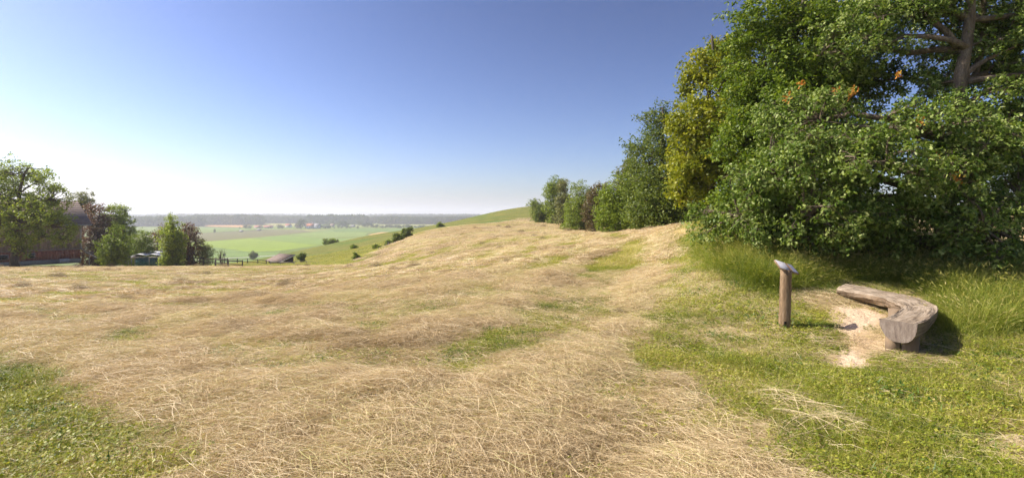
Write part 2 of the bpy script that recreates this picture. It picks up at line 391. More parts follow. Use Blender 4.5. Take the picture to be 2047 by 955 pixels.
    g = mk('ground', V, [q, tri], m, attrs={'hay': ('POINT', hay), 'infield': ('POINT', infield), 'soil': ('POINT', soil), 'plain': ('POINT', plain), 'meadow': ('POINT', meadow), 'edge': ('POINT', edge)}, smooth=True)
    tagit(g, 'mown hayfield falling away to meadow slope and plain', None, None, 'structure'); return g
make_ground()

def Q(px, py, dz=0):                                # a point of the plain, from its place in the photograph
    D = (EYE - PLAIN - dz) * F / (py - 428.0); return ((px - 1023) / F * D, D, PLAIN + dz)
fields = [([(250, 455), (335, 454), (385, 452), (520, 455), (560, 458), (400, 466), (250, 470)], (.13, .21, .055), 'mid green'),
          ([(330, 450), (382, 450.2), (500, 449.2), (490, 455), (385, 453), (330, 452)], (.40, .27, .15), 'ploughed tan'),
          ([(395, 466), (520, 459), (600, 459.2), (625, 463), (560, 470), (500, 475), (412, 482), (380, 484), (250, 490), (250, 470.5)], (.125, .14, .07), 'dull grey green'),
          ([(405, 483), (500, 476.5), (609, 487), (640, 490), (560, 501), (500, 503.5), (420, 493), (330, 496), (330, 486)], (.17, .28, .035), 'bright yellow green'),
          ([(330, 496.5), (420, 493.5), (500, 504), (560, 501.5), (540, 524), (330, 524)], (.13, .23, .075), 'cool green'),
          ([(502, 476), (568, 470.5), (650, 477), (700, 476), (780, 474), (740, 480), (655, 490), (609, 486.5)], (.14, .245, .055), 'green'),
          ([(575, 470), (628, 464), (672, 462.2), (735, 465), (728, 471.5), (650, 476)], (.155, .25, .075), 'pale green'),
          ([(630, 462), (700, 457), (830, 457.5), (818, 463), (700, 463.5)], (.105, .2, .05), 'deep green'),
          ([(735, 469), (762, 464), (815, 463.8), (800, 472), (745, 471)], (.42, .32, .15), 'ripe straw coloured'),
          ([(505, 446.5), (600, 446), (600, 451), (505, 452)], (.24, .26, .10), 'pale far'),
          ([(700, 448.2), (880, 447.2), (880, 452.8), (700, 453.4)], (.20, .25, .09), 'light far green'),
          ([(850, 451.5), (960, 449.5), (960, 456), (850, 458)], (.35, .26, .15), 'brownish')]
for pts, col, nm in fields:
    V = np.array([Q(x, y, .06) for x, y in pts]); n = len(V)
    c3 = (min(1, col[0] * 1.2), col[1] * 1.0, col[2] * .7)
    m = surf('crop_' + nm.replace(' ', '_'), [tuple(k * .8 for k in c3), c3, tuple(k * 1.2 for k in c3)], .02, 1, (1, 5, 1), 0)
    o = mk('crop_field', V, [np.arange(n)[None, ::-1] if False else np.arange(n)[None, :]], m)
    # make sure the sheet faces up
    if o.data.polygons[0].normal.z < 0: o.data.flip_normals()
    tagit(o, nm + ' crop field on the valley plain', None, 'crop fields on the valley plain', 'structure')
rd = [Q(x, y, .12) for x, y in [(380, 520), (425, 518), (459, 515.6), (500, 514), (520, 512.2), (560, 510), (600, 509)]]
rd = np.array(rd); tg = np.gradient(rd, axis=0); nr = np.stack([-tg[:, 1], tg[:, 0], 0 * tg[:, 0]], 1); nr /= np.linalg.norm(nr, axis=1, keepdims=True)
V = np.vstack([rd - nr * 1.8, rd + nr * 1.8]); n = len(rd)
road = mk('gravel_road', V, np.array([[i, i + 1, n + i + 1, n + i] for i in range(n - 1)]), surf('gravel', [(.4, .38, .34), (.5, .48, .44)], 1, .9, bump=0))
if road.data.polygons[0].normal.z < 0: road.data.flip_normals()
tagit(road, 'pale gravel road across the near edge of the plain', None, None, 'structure')

# haze
hz = MB(); hz.box((1371, 2263, 44), (40000, 40000, 146.0))   # bottom a metre below the plain, top over the skyline hills
mh, t = new_mat('haze'); pv = N(t, 'ShaderNodeVolumePrincipled', i_Density=.0003, i_Anisotropy=.25); pv.inputs['Color'].default_value = (.88, .895, 1.0, 1)
o = N(t, 'ShaderNodeOutputMaterial'); L(t, pv.outputs[0], o.inputs['Volume'])
haze = hz.build('haze', mh); tagit(haze, 'thin pale summer haze filling the valley air', None, None, 'stuff')
# ------------------------------------------------------------------ foliage
def unit(v): return v / (np.linalg.norm(v, axis=-1, keepdims=True) + 1e-9)
LEAF = {
 'oak': (np.array([[0, 0, 0], [.20, .22, .05], [-.20, .22, .05], [.12, .42, .02], [-.12, .42, .02], [.28, .68, .07], [-.28, .68, .07], [0, 1, -.06]]),
         np.array([[0, 1, 2], [1, 3, 2], [2, 3, 4], [3, 5, 4], [4, 5, 6], [5, 7, 6]])),
 'maple': (np.array([[0, 0, 0], [.5, .35, .04], [.2, .5, 0], [.35, .95, .03], [0, .75, 0], [-.35, .95, .03], [-.2, .5, 0], [-.5, .35, .04]]),
           np.array([[0, 1, 2], [0, 2, 4], [2, 3, 4], [0, 4, 6], [4, 5, 6], [0, 6, 7]])),
 'plain': (np.array([[0, 0, 0], [.27, .45, .06], [-.27, .45, .06], [0, 1, -.04]]), np.array([[0, 1, 2], [2, 1, 3]])),
}
def leaves(name, C, size, kind, mat, parent, up=.6, seed=1, clump=None, origin=(0, 0, 0), out=None, droop=.2):
    """C: leaf positions; out: outward directions"""
    g = np.random.default_rng(seed); n = len(C); lv, lf = LEAF[kind]
    nrm = g.standard_normal((n, 3)) * .75; nrm[:, 2] += up
    if out is not None: nrm += out * .55
    nrm = unit(nrm)
    ax = g.standard_normal((n, 3)); ax[:, 2] -= droop
    if out is not None: ax += out * .8
    ax = unit(ax - nrm * (ax * nrm).sum(1, keepdims=True)); sd = np.cross(ax, nrm)
    s = size * g.uniform(.65, 1.25, n)
    V = C[:, None, :] + s[:, None, None] * (lv[None, :, 0:1] * sd[:, None, :] + lv[None, :, 1:2] * ax[:, None, :] + lv[None, :, 2:3] * nrm[:, None, :])
    m = len(lv); Fc = (np.arange(n)[:, None, None] * m + lf[None]).reshape(-1, 3)
    rnd = np.repeat(g.random(n), len(lf)); cl = np.repeat(clump if clump is not None else np.full(n, .5), len(lf))
    return mk(name, V.reshape(-1, 3) - np.asarray(origin, float), Fc, mat, parent, {'rnd': ('FACE', rnd), 'clump': ('FACE', cl)})

def crown_points(lobes, n, puff, seed, sub=7, shell=.62, tight=.42, gaps=.0, hang=0.0):
    """lobes [(centre, radii, weight)] -> leaf positions, clump values, outward directions, puff centres"""
    g = np.random.default_rng(seed); vols = np.array([(l[1][0] * l[1][1] + l[1][0] * l[1][2] + l[1][1] * l[1][2]) * (l[2] if len(l) > 2 else 1) for l in lobes])
    npf = max(6, int(vols.sum() / (puff * puff) * 2.0)); pc = []; po = []
    for l, k in zip(lobes, np.maximum(2, (vols / vols.sum() * npf)).astype(int)):
        d = unit(g.standard_normal((k, 3))); rr = shell + (1 - shell) * g.random((k, 1)) ** .8; rr = rr * np.where(g.random((k, 1)) < .22, g.uniform(.3, .9, (k, 1)), 1)
        pc.append(np.asarray(l[0]) + d * rr * np.asarray(l[1])); po.append(d)
    pc = np.vstack(pc); po = np.vstack(po)
    if gaps > 0:
        keep = np.array([mnoise.noise(Vector(tuple(p / (puff * 2.6)))) for p in pc]) > (gaps - .5)
        pc, po = pc[keep], po[keep]
    # sub-clumps (twig ends) around each puff
    ns = len(pc) * sub
    sc = np.repeat(pc, sub, 0) + unit(g.standard_normal((ns, 3))) * (puff * g.uniform(.35, 1.15, (ns, 1))) * np.array([1, 1, .75]); so = unit(np.repeat(po, sub, 0) * .8 + (sc - np.repeat(pc, sub, 0)) / puff)
    sc[:, 2] -= hang * puff * g.random(ns)
    per = max(1, int(n / ns)); sr = puff * tight * g.uniform(.5, 1.2, ns)
    off = g.standard_normal((ns * per, 3)) * np.array([.55, .55, .4]); C = np.repeat(sc, per, 0) + off * np.repeat(sr, per)[:, None]
    cl = np.clip(np.repeat(g.random(len(pc)) * .6, sub * per) + np.repeat(g.random(ns) * .4, per), 0, 1)
    return C, cl, unit(np.repeat(so, per, 0) * .6 + unit(off) * .8), pc, sc

def limb(a, b, n, g, bend=.12, sag=0.0):
    t = np.linspace(0, 1, n)[:, None]; a = np.asarray(a, float); b = np.asarray(b, float); Ln = np.linalg.norm(b - a)
    mid = g.standard_normal(3) * bend * Ln; mid[2] = abs(mid[2]) * .5 + sag * Ln
    p = a + (b - a) * t + mid * (4 * t * (1 - t)) * .5
    p[1:-1] += g.standard_normal((n - 2, 3)) * Ln * .018
    return p

def tree(name, label, cat, base, lobes, leaf_n, leaf_size, kind, lmat, bmat, puff=.6, trunk_r=.15, trunk=None, seed=1, group=None, gaps=0.0, up=.6, twigs=True, sub=7,
         tight=.42, extra_limbs=(), multi=1, hang=0.0, shell=.62, crown_name='crown', skirt=0):
    g = np.random.default_rng(seed + 900); base = np.asarray(base, float)
    root = empty(name, base, label, cat, group)
    if skirt:                                       # foliage down to the ground under the lowest masses
        for l in [l for l in lobes if l[0][2] - l[1][2] < base[2] + skirt]:
            zc = base[2] + max(.3, (l[0][2] - base[2]) * .45); lobes = lobes + [(np.array([l[0][0], l[0][1], zc]), (l[1][0] * .95, l[1][1] * .9, max(.35, (l[0][2] - base[2]) * .55)))]
    C, cl, out, pc, sc = crown_points(lobes, leaf_n, puff, seed, sub, tight=tight, gaps=gaps, hang=hang, shell=shell)
    gzv = base[2] + .02
    ok = C[:, 2] > gzv; C, cl, out = C[ok], cl[ok], out[ok]
    leaves(crown_name, C, leaf_size, kind, lmat, root, up, seed, cl, base, out)
    top = max(l[0][2] + l[1][2] * .5 for l in lobes); cen = np.mean([l[0] for l in lobes], 0)
    mb = MB()
    if trunk is None:
        t = np.linspace(0, 1, 9)[:, None]; tp = base + t * (np.array([cen[0], cen[1], top]) - base) * np.array([1, 1, 1]); tp[1:] += g.standard_normal((8, 3)) * trunk_r * .6
        tp[:, :2] = base[:2] + (tp[:, :2] - base[:2]) * (t ** 1.3)
    else: tp = np.asarray(trunk, float)
    tp = np.vstack([tp[0] - [0, 0, .25], tp]); s = np.concatenate([[0], np.cumsum(np.linalg.norm(np.diff(tp, axis=0), axis=1))]); s /= s[-1]
    tr = trunk_r * (1 - .8 * s); tr[0] *= 1.5; tr[1] *= 1.25
    mb.tube(tp, tr, 10, wob=.05)
    main = [(p, tr[i]) for i, p in enumerate(tp)]
    bm = MB() if len(lobes) > 12 else mb; nodes = [(p, r) for p, r in main[2:]]
    for k in range(1, multi):
        q = base + np.append(g.standard_normal(2) * trunk_r * 1.5, 0); l = lobes[g.integers(len(lobes))]; p = limb(q - [0, 0, .2], np.asarray(l[0]) + [0, 0, l[1][2] * .4], 7, g, .15)
        mb.tube(p, np.linspace(trunk_r * .7, trunk_r * .2, 7), 7, wob=.05); nodes += [(pp, trunk_r * .35) for pp in p[2:]]
    for pts, r0, r1 in extra_limbs:
        pts = np.asarray(pts, float); bm.tube(pts, np.linspace(r0, r1, len(pts)), 8, wob=.06); nodes += [(p, r1) for p in pts[1:]]
    for l in lobes:
        c = np.asarray(l[0]); cand = [q for q in main[2:] if q[0][2] < c[2] + .1] or [main[2]]
        a, r = min(cand, key=lambda q: np.linalg.norm(q[0] - c) - .5 * q[0][2]); n = 7
        p = limb(a, c, n, g, .16, .05); r0 = min(r * .7, trunk_r * .5); bm.tube(p, np.linspace(r0, r0 * .35, n), 7, wob=.06)
        nodes += [(pp, max(r0 * (1 - .6 * i / n), .01)) for i, pp in enumerate(p) if i > 1]
    NP = np.array([q[0] for q in nodes])
    if twigs:
        for c in pc:
            i = int(np.argmin(np.linalg.norm(NP - c, axis=1) + np.maximum(0, NP[:, 2] - c[2]) * .6)); r0 = min(nodes[i][1] * .6, trunk_r * .22)
            bm.tube(limb(NP[i], c, 5, g, .2), np.linspace(r0, r0 * .3 + .002, 5), 4, cap=False)
    if twigs == 2:
        for j, c in enumerate(sc):
            a = pc[j // sub] if j // sub < len(pc) else c
            bm.tube(limb(a, c, 3, g, .2), [.007, .005, .003], 3, cap=False)
    tro = mb.build('trunk' if multi == 1 else 'stems', bmat, root, smooth=True)
    if bm.n and bm is not mb: bm.build('branches', bmat, root, smooth=True)
    return root

bark = surf('oak_bark', [(.09, .065, .045), (.19, .145, .10), (.30, .24, .17)], 3, .9, (3, 3, .6), .9, .04)
bark_dark = surf('dark_bark', [(.05, .04, .03), (.11, .09, .065), (.17, .14, .11)], 4, .9, (3, 3, .6), .6, .02)
L_oak = leaf_mat('oak_leaves', [(0, (.03, .062, .005)), (.25, (.08, .14, .012)), (.5, (.155, .225, .03)), (.76, (.29, .35, .09)), (.985, (.50, .53, .22))], .34, .55, .3, .3)
L_oak2 = leaf_mat('oak_leaves_dark', [(0, (.035, .062, .005)), (.33, (.09, .145, .009)), (.68, (.18, .25, .018)), (1, (.38, .41, .05))], .35, .55, .3, .35)
L_maple = leaf_mat('maple_leaves', [(0, (.08, .11, .008)), (.35, (.19, .22, .012)), (.7, (.33, .33, .02)), (1, (.48, .42, .04))], .35, .5, .35, .4)
L_dark = leaf_mat('dark_leaves', [(0, (.035, .055, .006)), (.4, (.10, .145, .016)), (.8, (.21, .25, .04)), (1, (.32, .35, .08))], .34, .55, .3, .35)
L_bright = leaf_mat('bright_leaves', [(0, (.09, .14, .010)), (.5, (.20, .27, .018)), (1, (.36, .42, .04))], .35, .5, .35, .35)
L_mid = leaf_mat('mid_leaves', [(0, (.07, .11, .008)), (.5, (.19, .25, .022)), (1, (.36, .41, .055))], .4, .5, .35, .35)
L_brown = leaf_mat('copper_leaves', [(0, (.08, .05, .03)), (.5, (.16, .11, .05)), (.75, (.16, .16, .05)), (1, (.27, .18, .10))], .3, .5, .35, .35)
L_copper = leaf_mat('copper_beech_leaves', [(0, (.06, .035, .025)), (.4, (.13, .08, .05)), (.7, (.20, .15, .07)), (1, (.34, .28, .16))], .35, .45, .4, .4, tint=(1.3, .8, .6))
L_olive = leaf_mat('olive_leaves', [(0, (.10, .11, .03)), (.5, (.19, .20, .06)), (1, (.30, .29, .12))], .35, .5, .35, .35)
L_red = leaf_mat('red_shoots', [(0, (.36, .11, .02)), (.5, (.52, .22, .03)), (1, (.58, .42, .06))], .35, .5, .35, .2, tint=(1.2, .9, .6))

def lobe(px, py, rx, ry, D, rd=None, w=1):
    """a mass of foliage seen at px, py with half-extents rx, ry in photo pixels, D metres ahead"""
    return (P(px, py, D), (rx / F * D, (rd if rd else (rx + ry) / 2 / F * D), ry / F * D), w)
def ground_at(px, D, sink=0.0):
    x = (px - 1023) / F * D; return np.array([x, D, gz(x, D) - sink])

# the big oak beside the bench: its trunk is seen above the bank and again high up against the sky
D0 = 12.0; b0 = ground_at(1886, D0)
oak_trunk = np.array([b0, P(1886, 500, 12), P(1888, 440, 12), P(1893, 380, 12.05), P(1905, 300, 12.1), P(1918, 220, 12.2), P(1918, 160, 12.2), P(1930, 100, 12.3), P(1938, 40, 12.3), P(1942, -40, 12.4), P(1950, -130, 12.5), P(1960, -220, 12.6)])
front = [lobe(1700, 330, 150, 90, 10.6, 1.3), lobe(1830, 270, 120, 70, 10.8, 1.2), lobe(1620, 430, 130, 70, 10.8, 1.1), lobe(1760, 430, 120, 50, 10.9, .9, .7), lobe(1900, 370, 90, 100, 10.4, 1.0), lobe(1965, 460, 60, 60, 9.9, .9),
         lobe(1930, 300, 70, 60, 11, 1.0), lobe(1560, 350, 100, 90, 11.5, 1.3), lobe(1480, 435, 80, 48, 11.8, 1.1), lobe(1640, 240, 110, 60, 11.8, 1.3), lobe(1980, 400, 70, 55, 10.8, .9), lobe(2010, 470, 50, 40, 10.5, .8, .7),
         lobe(1700, 470, 90, 35, 11.3, .9), lobe(1570, 480, 60, 28, 11.4, .8)]
rear = [lobe(1770, 30, 100, 48, 13.4, 1.3, 1.3), lobe(1705, 80, 75, 65, 13.2, 1.2, 1.2), lobe(1830, -30, 90, 40, 13, 1.3), lobe(1990, 60, 80, 80, 13, 1.5, 1.2), lobe(2030, 170, 70, 70, 13.2, 1.4), lobe(2020, 300, 60, 80, 13.4, 1.3),
        lobe(1975, 230, 45, 50, 13.6, 1.0, .8), lobe(1860, 180, 50, 40, 12.8, .9, 1.0), lobe(1870, 5, 60, 30, 12.6, .8, 1.0), lobe(1992, 110, 34, 50, 12.1, .5, 1.0), lobe(1880, 122, 22, 26, 12.9, .5, .7), lobe(1960, 190, 50, 40, 12.0, .6, 1.0), lobe(1895, 60, 40, 30, 13.6, 1.0, .5), lobe(2130, 60, 120, 120, 13, 1.9), lobe(2120, 280, 90, 130, 13, 1.8), lobe(1990, -80, 170, 60, 12.8, 1.8), lobe(2050, 400, 60, 60, 13.0, 1.3), lobe(1640, 110, 50, 40, 13.2, .8, .6)]
oak = tree('oak_tree', 'broad oak with visible lichen-spotted trunk and grey green leaves overhanging the curved bench', 'tree', b0, front + rear, 150000, .092, 'oak', L_oak, bark,
           puff=.42, trunk_r=.235, trunk=oak_trunk, seed=11, gaps=.19, up=.5, twigs=2, sub=8, tight=.36, hang=.3,
           extra_limbs=[([P(1914, 95, 12.3), P(1890, 62, 12.4), P(1862, 42, 12.5), P(1835, 22, 12.6), P(1815, -8, 12.8)], .09, .05),
                        ([P(1925, 165, 12.2), P(1950, 160, 12.1), P(1980, 156, 12.0), P(2050, 148, 12.0)], .085, .05),
                        ([P(1900, 300, 12.1), P(1860, 290, 11.6), P(1800, 262, 11.2), P(1700, 250, 11)], .07, .03),
                        ([P(1895, 350, 12.1), P(1830, 345, 11.5), P(1740, 335, 11.2), P(1620, 350, 11.4)], .07, .03),
                        ([P(1918, 220, 12.2), P(1965, 262, 12.4), P(2010, 240, 12.6), P(2060, 232, 12.8)], .08, .04),
                        ([P(1950, 150, 12.8), P(1962, 90, 12.9), P(1966, 20, 13), P(1970, -60, 13)], .07, .05)])
g = np.random.default_rng(5); rp = np.array([P(*q) for q in [(1622, 283, 10.6), (1577, 195, 11.3), (1798, 147, 10.8), (1668, 182, 11.2), (1603, 168, 11.3), (1916, 357, 9.8), (1706, 180, 11.2), (1875, 315, 9.8), (1840, 245, 10), (1700, 190, 11)]])
RC = np.repeat(rp, 12, 0) + g.standard_normal((120, 3)) * .04
for q in RC.reshape(10, 12, 3): tagit(leaves('young_shoot', q, .075, 'oak', L_red, oak, .3, 5, None, b0), 'orange red young shoot')

b1 = ground_at(1590, 15.5)
tree('oak_tree', 'tall dark green oak behind the wooden post, its leafy top reaching the upper edge', 'tree', b1,
     [lobe(1500, 60, 50, 55, 14.6, .9, .8), lobe(1560, 40, 65, 45, 14.8, 1.2), lobe(1525, 130, 75, 70, 14.5, 1.2), lobe(1620, 90, 85, 75, 14.8, 1.3), lobe(1492, 210, 52, 70, 14.6, 1.1), lobe(1560, 220, 100, 80, 14.2, 1.5), lobe(1670, 180, 90, 70, 14.5, 1.4), lobe(1620, 300, 150, 100, 14.5, 1.7),
      lobe(1500, 330, 90, 90, 14.2, 1.4), lobe(1462, 290, 34, 50, 14.5, .8), lobe(1490, 430, 80, 55, 13.8, 1.2), lobe(1600, 430, 150, 70, 14.6, 1.5), lobe(1690, 60, 45, 40, 15, .8, .7), lobe(1740, 165, 70, 55, 14.6, 1.0, 1.2), lobe(1640, 0, 60, 35, 15.2, 1.0, .6), lobe(1740, 300, 70, 70, 14.9, 1.2, .8), lobe(1740, 420, 80, 60, 14.9, 1.2, .7)],
     95000, .10, 'oak', L_oak2, bark_dark, puff=.5, trunk_r=.26, seed=23, gaps=.16, twigs=True, sub=8, tight=.36)

b2 = ground_at(1420, 21)
mp = tree('maple_tree', 'yellowish green maple between the dark conical tree and the oaks', 'tree', b2,
     [lobe(1432, 120, 32, 38, 20.5, .8, .9), lobe(1460, 100, 30, 30, 20.8, .8, .7), lobe(1430, 190, 62, 60, 19.5, 1.4), lobe(1395, 260, 58, 60, 19.3, 1.4), lobe(1370, 350, 40, 50, 19, 1.1), lobe(1400, 150, 30, 40, 20, .8), lobe(1480, 170, 50, 70, 21, 1.2), lobe(1470, 260, 80, 80, 20, 1.5), lobe(1385, 310, 42, 50, 20, 1.1), lobe(1440, 350, 70, 55, 19.6, 1.3), lobe(1385, 215, 22, 25, 20.5, .6, .7)],
     42000, .115, 'maple', L_maple, bark_dark, puff=.55, trunk_r=.2, seed=37, gaps=.12, sub=8)
rp = np.array([P(*q) for q in [(1368, 388, 19.2), (1376, 392, 19.2), (1358, 398, 19.3), (1430, 240, 19)]])
for q in rp: tagit(leaves('young_shoot', q + g.standard_normal((14, 3)) * .09, .13, 'maple', L_red, mp, .3, 6, None, b2), 'orange red young shoot')
b4 = ground_at(1610, 24)
tree('maple_tree', 'yellow green treetop peeping over the tall dark oak at the upper edge', 'tree', b4, [lobe(1610, 12, 40, 26, 24, 1.2), lobe(1650, 25, 30, 25, 24, 1.0), lobe(1600, 90, 90, 70, 24, 2), lobe(1600, 230, 90, 90, 24, 2)], 12000, .13, 'maple', L_maple, bark_dark, puff=.55, trunk_r=.2, seed=39, gaps=.1)
b3 = ground_at(1322, 27)
tree('hornbeam_tree', 'dense dark green tree with a sloping conical outline at the end of the hedgerow', 'tree', b3,
     [lobe(1300, 240, 20, 26, 27, .8, .8), lobe(1283, 300, 26, 36, 27.5, 1.0), lobe(1278, 360, 26, 44, 27.5, 1.0), lobe(1322, 235, 22, 26, 27, .9, .8), lobe(1308, 275, 38, 40, 27, 1.3), lobe(1300, 330, 42, 50, 26.6, 1.4), lobe(1345, 280, 50, 60, 26.5, 1.5), lobe(1335, 360, 62, 60, 25.6, 1.6), lobe(1300, 400, 42, 50, 26, 1.4), lobe(1345, 420, 50, 30, 25, 1.2), lobe(1385, 420, 40, 40, 24.5, 1.2), lobe(1390, 350, 45, 60, 25.5, 1.3)],
     42000, .13, 'plain', L_dark, bark_dark, puff=.55, trunk_r=.2, seed=41, gaps=.0, sub=8, skirt=2)
for px_, D_u, w_, h_, lab_ in [(1490, 12.8, 60, 42, 'low bramble bush under the left skirt of the oaks'), (1620, 12.6, 80, 48, 'dark bramble thicket behind the wooden post'), (1765, 12.2, 70, 46, 'bramble thicket behind the far end of the bench'), (1975, 11.2, 60, 50, 'leafy bush right of the oak trunk'), (2060, 10.4, 60, 50, 'leafy bush at the right edge of the view')]:
    bu = ground_at(px_, D_u); hw, hh_ = w_ / F * D_u, h_ / F * D_u
    tree('bramble_bush', lab_, 'bush', bu, [(bu + [0, 0, hh_ * .8], (hw, .8, hh_)), (bu + [hw * .5, .2, hh_ * .6], (hw * .7, .7, hh_ * .8)), (bu + [-hw * .5, -.1, hh_ * .6], (hw * .7, .7, hh_ * .8))], 9000, .07, 'plain', L_mid, bark_dark, puff=.26, trunk_r=.025, seed=int(px_), sub=7, multi=4, group='undergrowth below the oaks')
hedge = [
 ('birch_tree', 'thin wispy grey birch top standing behind the bright green hedge shrub', 1262, 39, [lobe(1262, 332, 16, 30, 39, .9), lobe(1244, 360, 18, 30, 39, 1.0), lobe(1268, 400, 16, 30, 39, .9)], 11000, .13, L_olive, 51, .14, .12),
 ('hedge_shrub', 'bright mid green hedgerow shrub right beside the dark conical tree', 1235, 37, [lobe(1245, 385, 34, 42, 37, 1.4), lobe(1218, 390, 24, 24, 37.5, 1.2), lobe(1220, 415, 34, 36, 37, 1.4), lobe(1266, 425, 32, 32, 36, 1.2), lobe(1258, 368, 18, 26, 37.5, .9), lobe(1270, 385, 20, 40, 36.5, 1)], 20000, .15, L_bright, 52, .1, .0),
 ('hedge_shrub', 'brownish purple leaved tall shrub in the hedgerow', 1196, 48, [lobe(1198, 385, 24, 22, 48, 1.2), lobe(1185, 410, 22, 30, 48, 1.2), lobe(1208, 415, 18, 30, 48, 1.2)], 11000, .17, L_brown, 53, .1, .0),
 ('hedge_shrub', 'olive green rounded shrub left of the brownish one in the hedgerow', 1160, 58, [lobe(1160, 392, 24, 30, 58, 1.8), lobe(1148, 420, 24, 26, 58, 1.8), lobe(1175, 412, 20, 34, 58, 1.8)], 14000, .19, L_mid, 54, .1, .0),
 ('ash_tree', 'tallest round-topped tree at the far end of the hedgerow', 1112, 88, [lobe(1110, 374, 17, 20, 88, 1.8), lobe(1106, 400, 19, 28, 88, 1.8), lobe(1100, 380, 12, 16, 88, 1.2)], 9000, .26, L_mid, 55, .25, .0),
 ('poplar_tree', 'greyish green narrow tree just right of the tallest hedgerow tree', 1126, 76, [lobe(1124, 382, 12, 22, 76, 1.2), lobe(1126, 412, 15, 26, 76, 1.3)], 8000, .23, L_olive, 56, .2, .0),
 ('hedge_shrub', 'low dark shrub at the tip of the hayfield under the hedgerow', 1078, 92, [lobe(1078, 422, 14, 13, 92, 1.4), lobe(1092, 428, 10, 8, 92, 1)], 5000, .26, L_dark, 57, .15, .0),
 ('hedge_shrub', 'pale green bush highest on the grassy ridge left of the hedgerow', 1070, 120, [lobe(1070, 405, 13, 10, 120, 1.5)], 3000, .30, L_mid, 58, .15, .0),
 ('hedge_shrub', 'small low green shrub at the foot of the greyish narrow tree', 1140, 62, [lobe(1142, 436, 16, 12, 62, 1.0)], 3500, .19, L_bright, 59, .08, .0),
 ('hedge_shrub', 'low leafy shrub spilling onto the hay under the dark conical tree', 1300, 27.5, [lobe(1290, 436, 26, 18, 27.2, .8), lobe(1340, 440, 20, 12, 25.5, .6)], 7000, .13, L_dark, 60, .06, .0),
]
for nm, lab, px, D, lb, n, ls, mt, sd, tr, gp in hedge:
    tree(nm, lab, 'tree' if 'tree' in nm else 'shrub', ground_at(px, D), lb, n, ls, 'plain', mt, bark_dark, puff=max(.32, D * .0085), trunk_r=tr, seed=sd, gaps=gp, sub=7, multi=1 if 'tree' in nm else 3, skirt=3.5, group='hedgerow along the top of the hayfield')

L_yard = leaf_mat('yard_leaves', [(0, (.09, .13, .012)), (.4, (.22, .28, .028)), (.75, (.36, .42, .07)), (1, (.55, .58, .16))], .5, .5, .35, .35)
# left group round the barn
yard = [
 ('walnut_tree', 'large spreading tree with dark leaning trunk in front of the red and grey barn', 'tree', 28, 48, [lobe(20, 350, 45, 36, 48, 2.2), lobe(70, 365, 40, 34, 48, 2.0), lobe(-40, 390, 60, 60, 48, 2.6), lobe(25, 410, 50, 36, 47, 2.2), lobe(100, 400, 36, 34, 47.5, 1.8), lobe(105, 455, 42, 26, 46.5, 1.6), lobe(45, 470, 40, 26, 46.5, 1.6), lobe(75, 430, 50, 30, 46.5, 2), lobe(-30, 450, 40, 40, 47, 2), lobe(128, 478, 20, 10, 46.5, 1), lobe(40, 500, 20, 12, 46.5, .8)], 34000, .17, L_yard, 71, .34, .34),
 ('birch_tree', 'airy birch showing above the barn roof end', 'tree', 165, 78, [lobe(162, 396, 20, 14, 78, 1.3), lobe(158, 420, 16, 20, 78, 1.4), lobe(172, 412, 14, 18, 78, 1.2)], 7000, .2, L_olive, 72, .2, .25),
 ('copper_beech', 'blackish purple leaved tree right behind the barn end', 'tree', 192, 70, [lobe(190, 440, 32, 34, 70, 2.2), lobe(185, 490, 36, 34, 70, 2.2), lobe(215, 480, 26, 40, 70, 1.8)], 24000, .2, L_copper, 73, .25, .0),
 ('lime_tree', 'pale green tree crowning the right side of the dark clump by the barn', 'tree', 245, 72, [lobe(232, 432, 24, 24, 72, 1.6), lobe(245, 460, 20, 30, 72, 1.6), lobe(258, 490, 18, 28, 72, 1.4)], 16000, .2, L_yard, 74, .2, .05),
 ('young_maple', 'young light green tree in sunlight in front of the dark clump', 'tree', 229, 56, [lobe(228, 468, 12, 20, 56, .7), lobe(218, 492, 18, 22, 56, .9), lobe(243, 492, 18, 22, 56, .9), lobe(230, 508, 24, 16, 56, 1.0)], 12000, .17, L_bright, 75, .07, .0),
 ('garden_shrub', 'small green bush between the young light tree and the white tent', 'shrub', 283, 68, [lobe(283, 478, 16, 18, 68, 1.1), lobe(272, 495, 14, 16, 68, 1.0), lobe(296, 490, 10, 14, 68, .9)], 8000, .18, L_bright, 76, .06, .0),
 ('columnar_maple', 'upright columnar green tree rising beside the white tent', 'tree', 345, 56, [lobe(343, 448, 13, 16, 56, .8), lobe(341, 470, 16, 22, 56, 1.0), lobe(350, 478, 15, 26, 56, 1.0), lobe(346, 500, 19, 20, 56, 1.0)], 17000, .17, L_yard, 77, .09, .0),
 ('copper_beech', 'rusty purple tree just right of the columnar green tree', 'tree', 376, 62, [lobe(374, 468, 16, 20, 62, 1.2), lobe(380, 492, 17, 22, 62, 1.2), lobe(366, 500, 16, 16, 62, 1.1)], 10000, .18, L_copper, 78, .12, .05),
 ('copper_beech', 'small rusty purple bush left of the columnar green tree', 'shrub', 314, 74, [lobe(314, 480, 11, 14, 74, .9), lobe(322, 462, 8, 12, 74, .7), lobe(312, 497, 12, 10, 74, .9)], 4000, .18, L_copper, 79, .08, .15),
 ('willow_shrub', 'olive green bush with thin stems beside the rusty purple tree', 'shrub', 403, 64, [lobe(402, 492, 13, 13, 64, .9), lobe(410, 504, 12, 10, 64, .8)], 5000, .16, L_olive, 80, .06, .15),
]
for nm, lab, cat, px, D, lb, n, ls, mt, sd, tr, gp in yard:
    tree(nm, lab, cat, ground_at(px, D), lb, n, ls, 'plain', mt, bark_dark, puff=max(.4, D * .0095), trunk_r=tr, seed=sd, gaps=gp, sub=7, skirt=0 if nm == 'walnut_tree' else 2.5, group='trees around the farmyard')
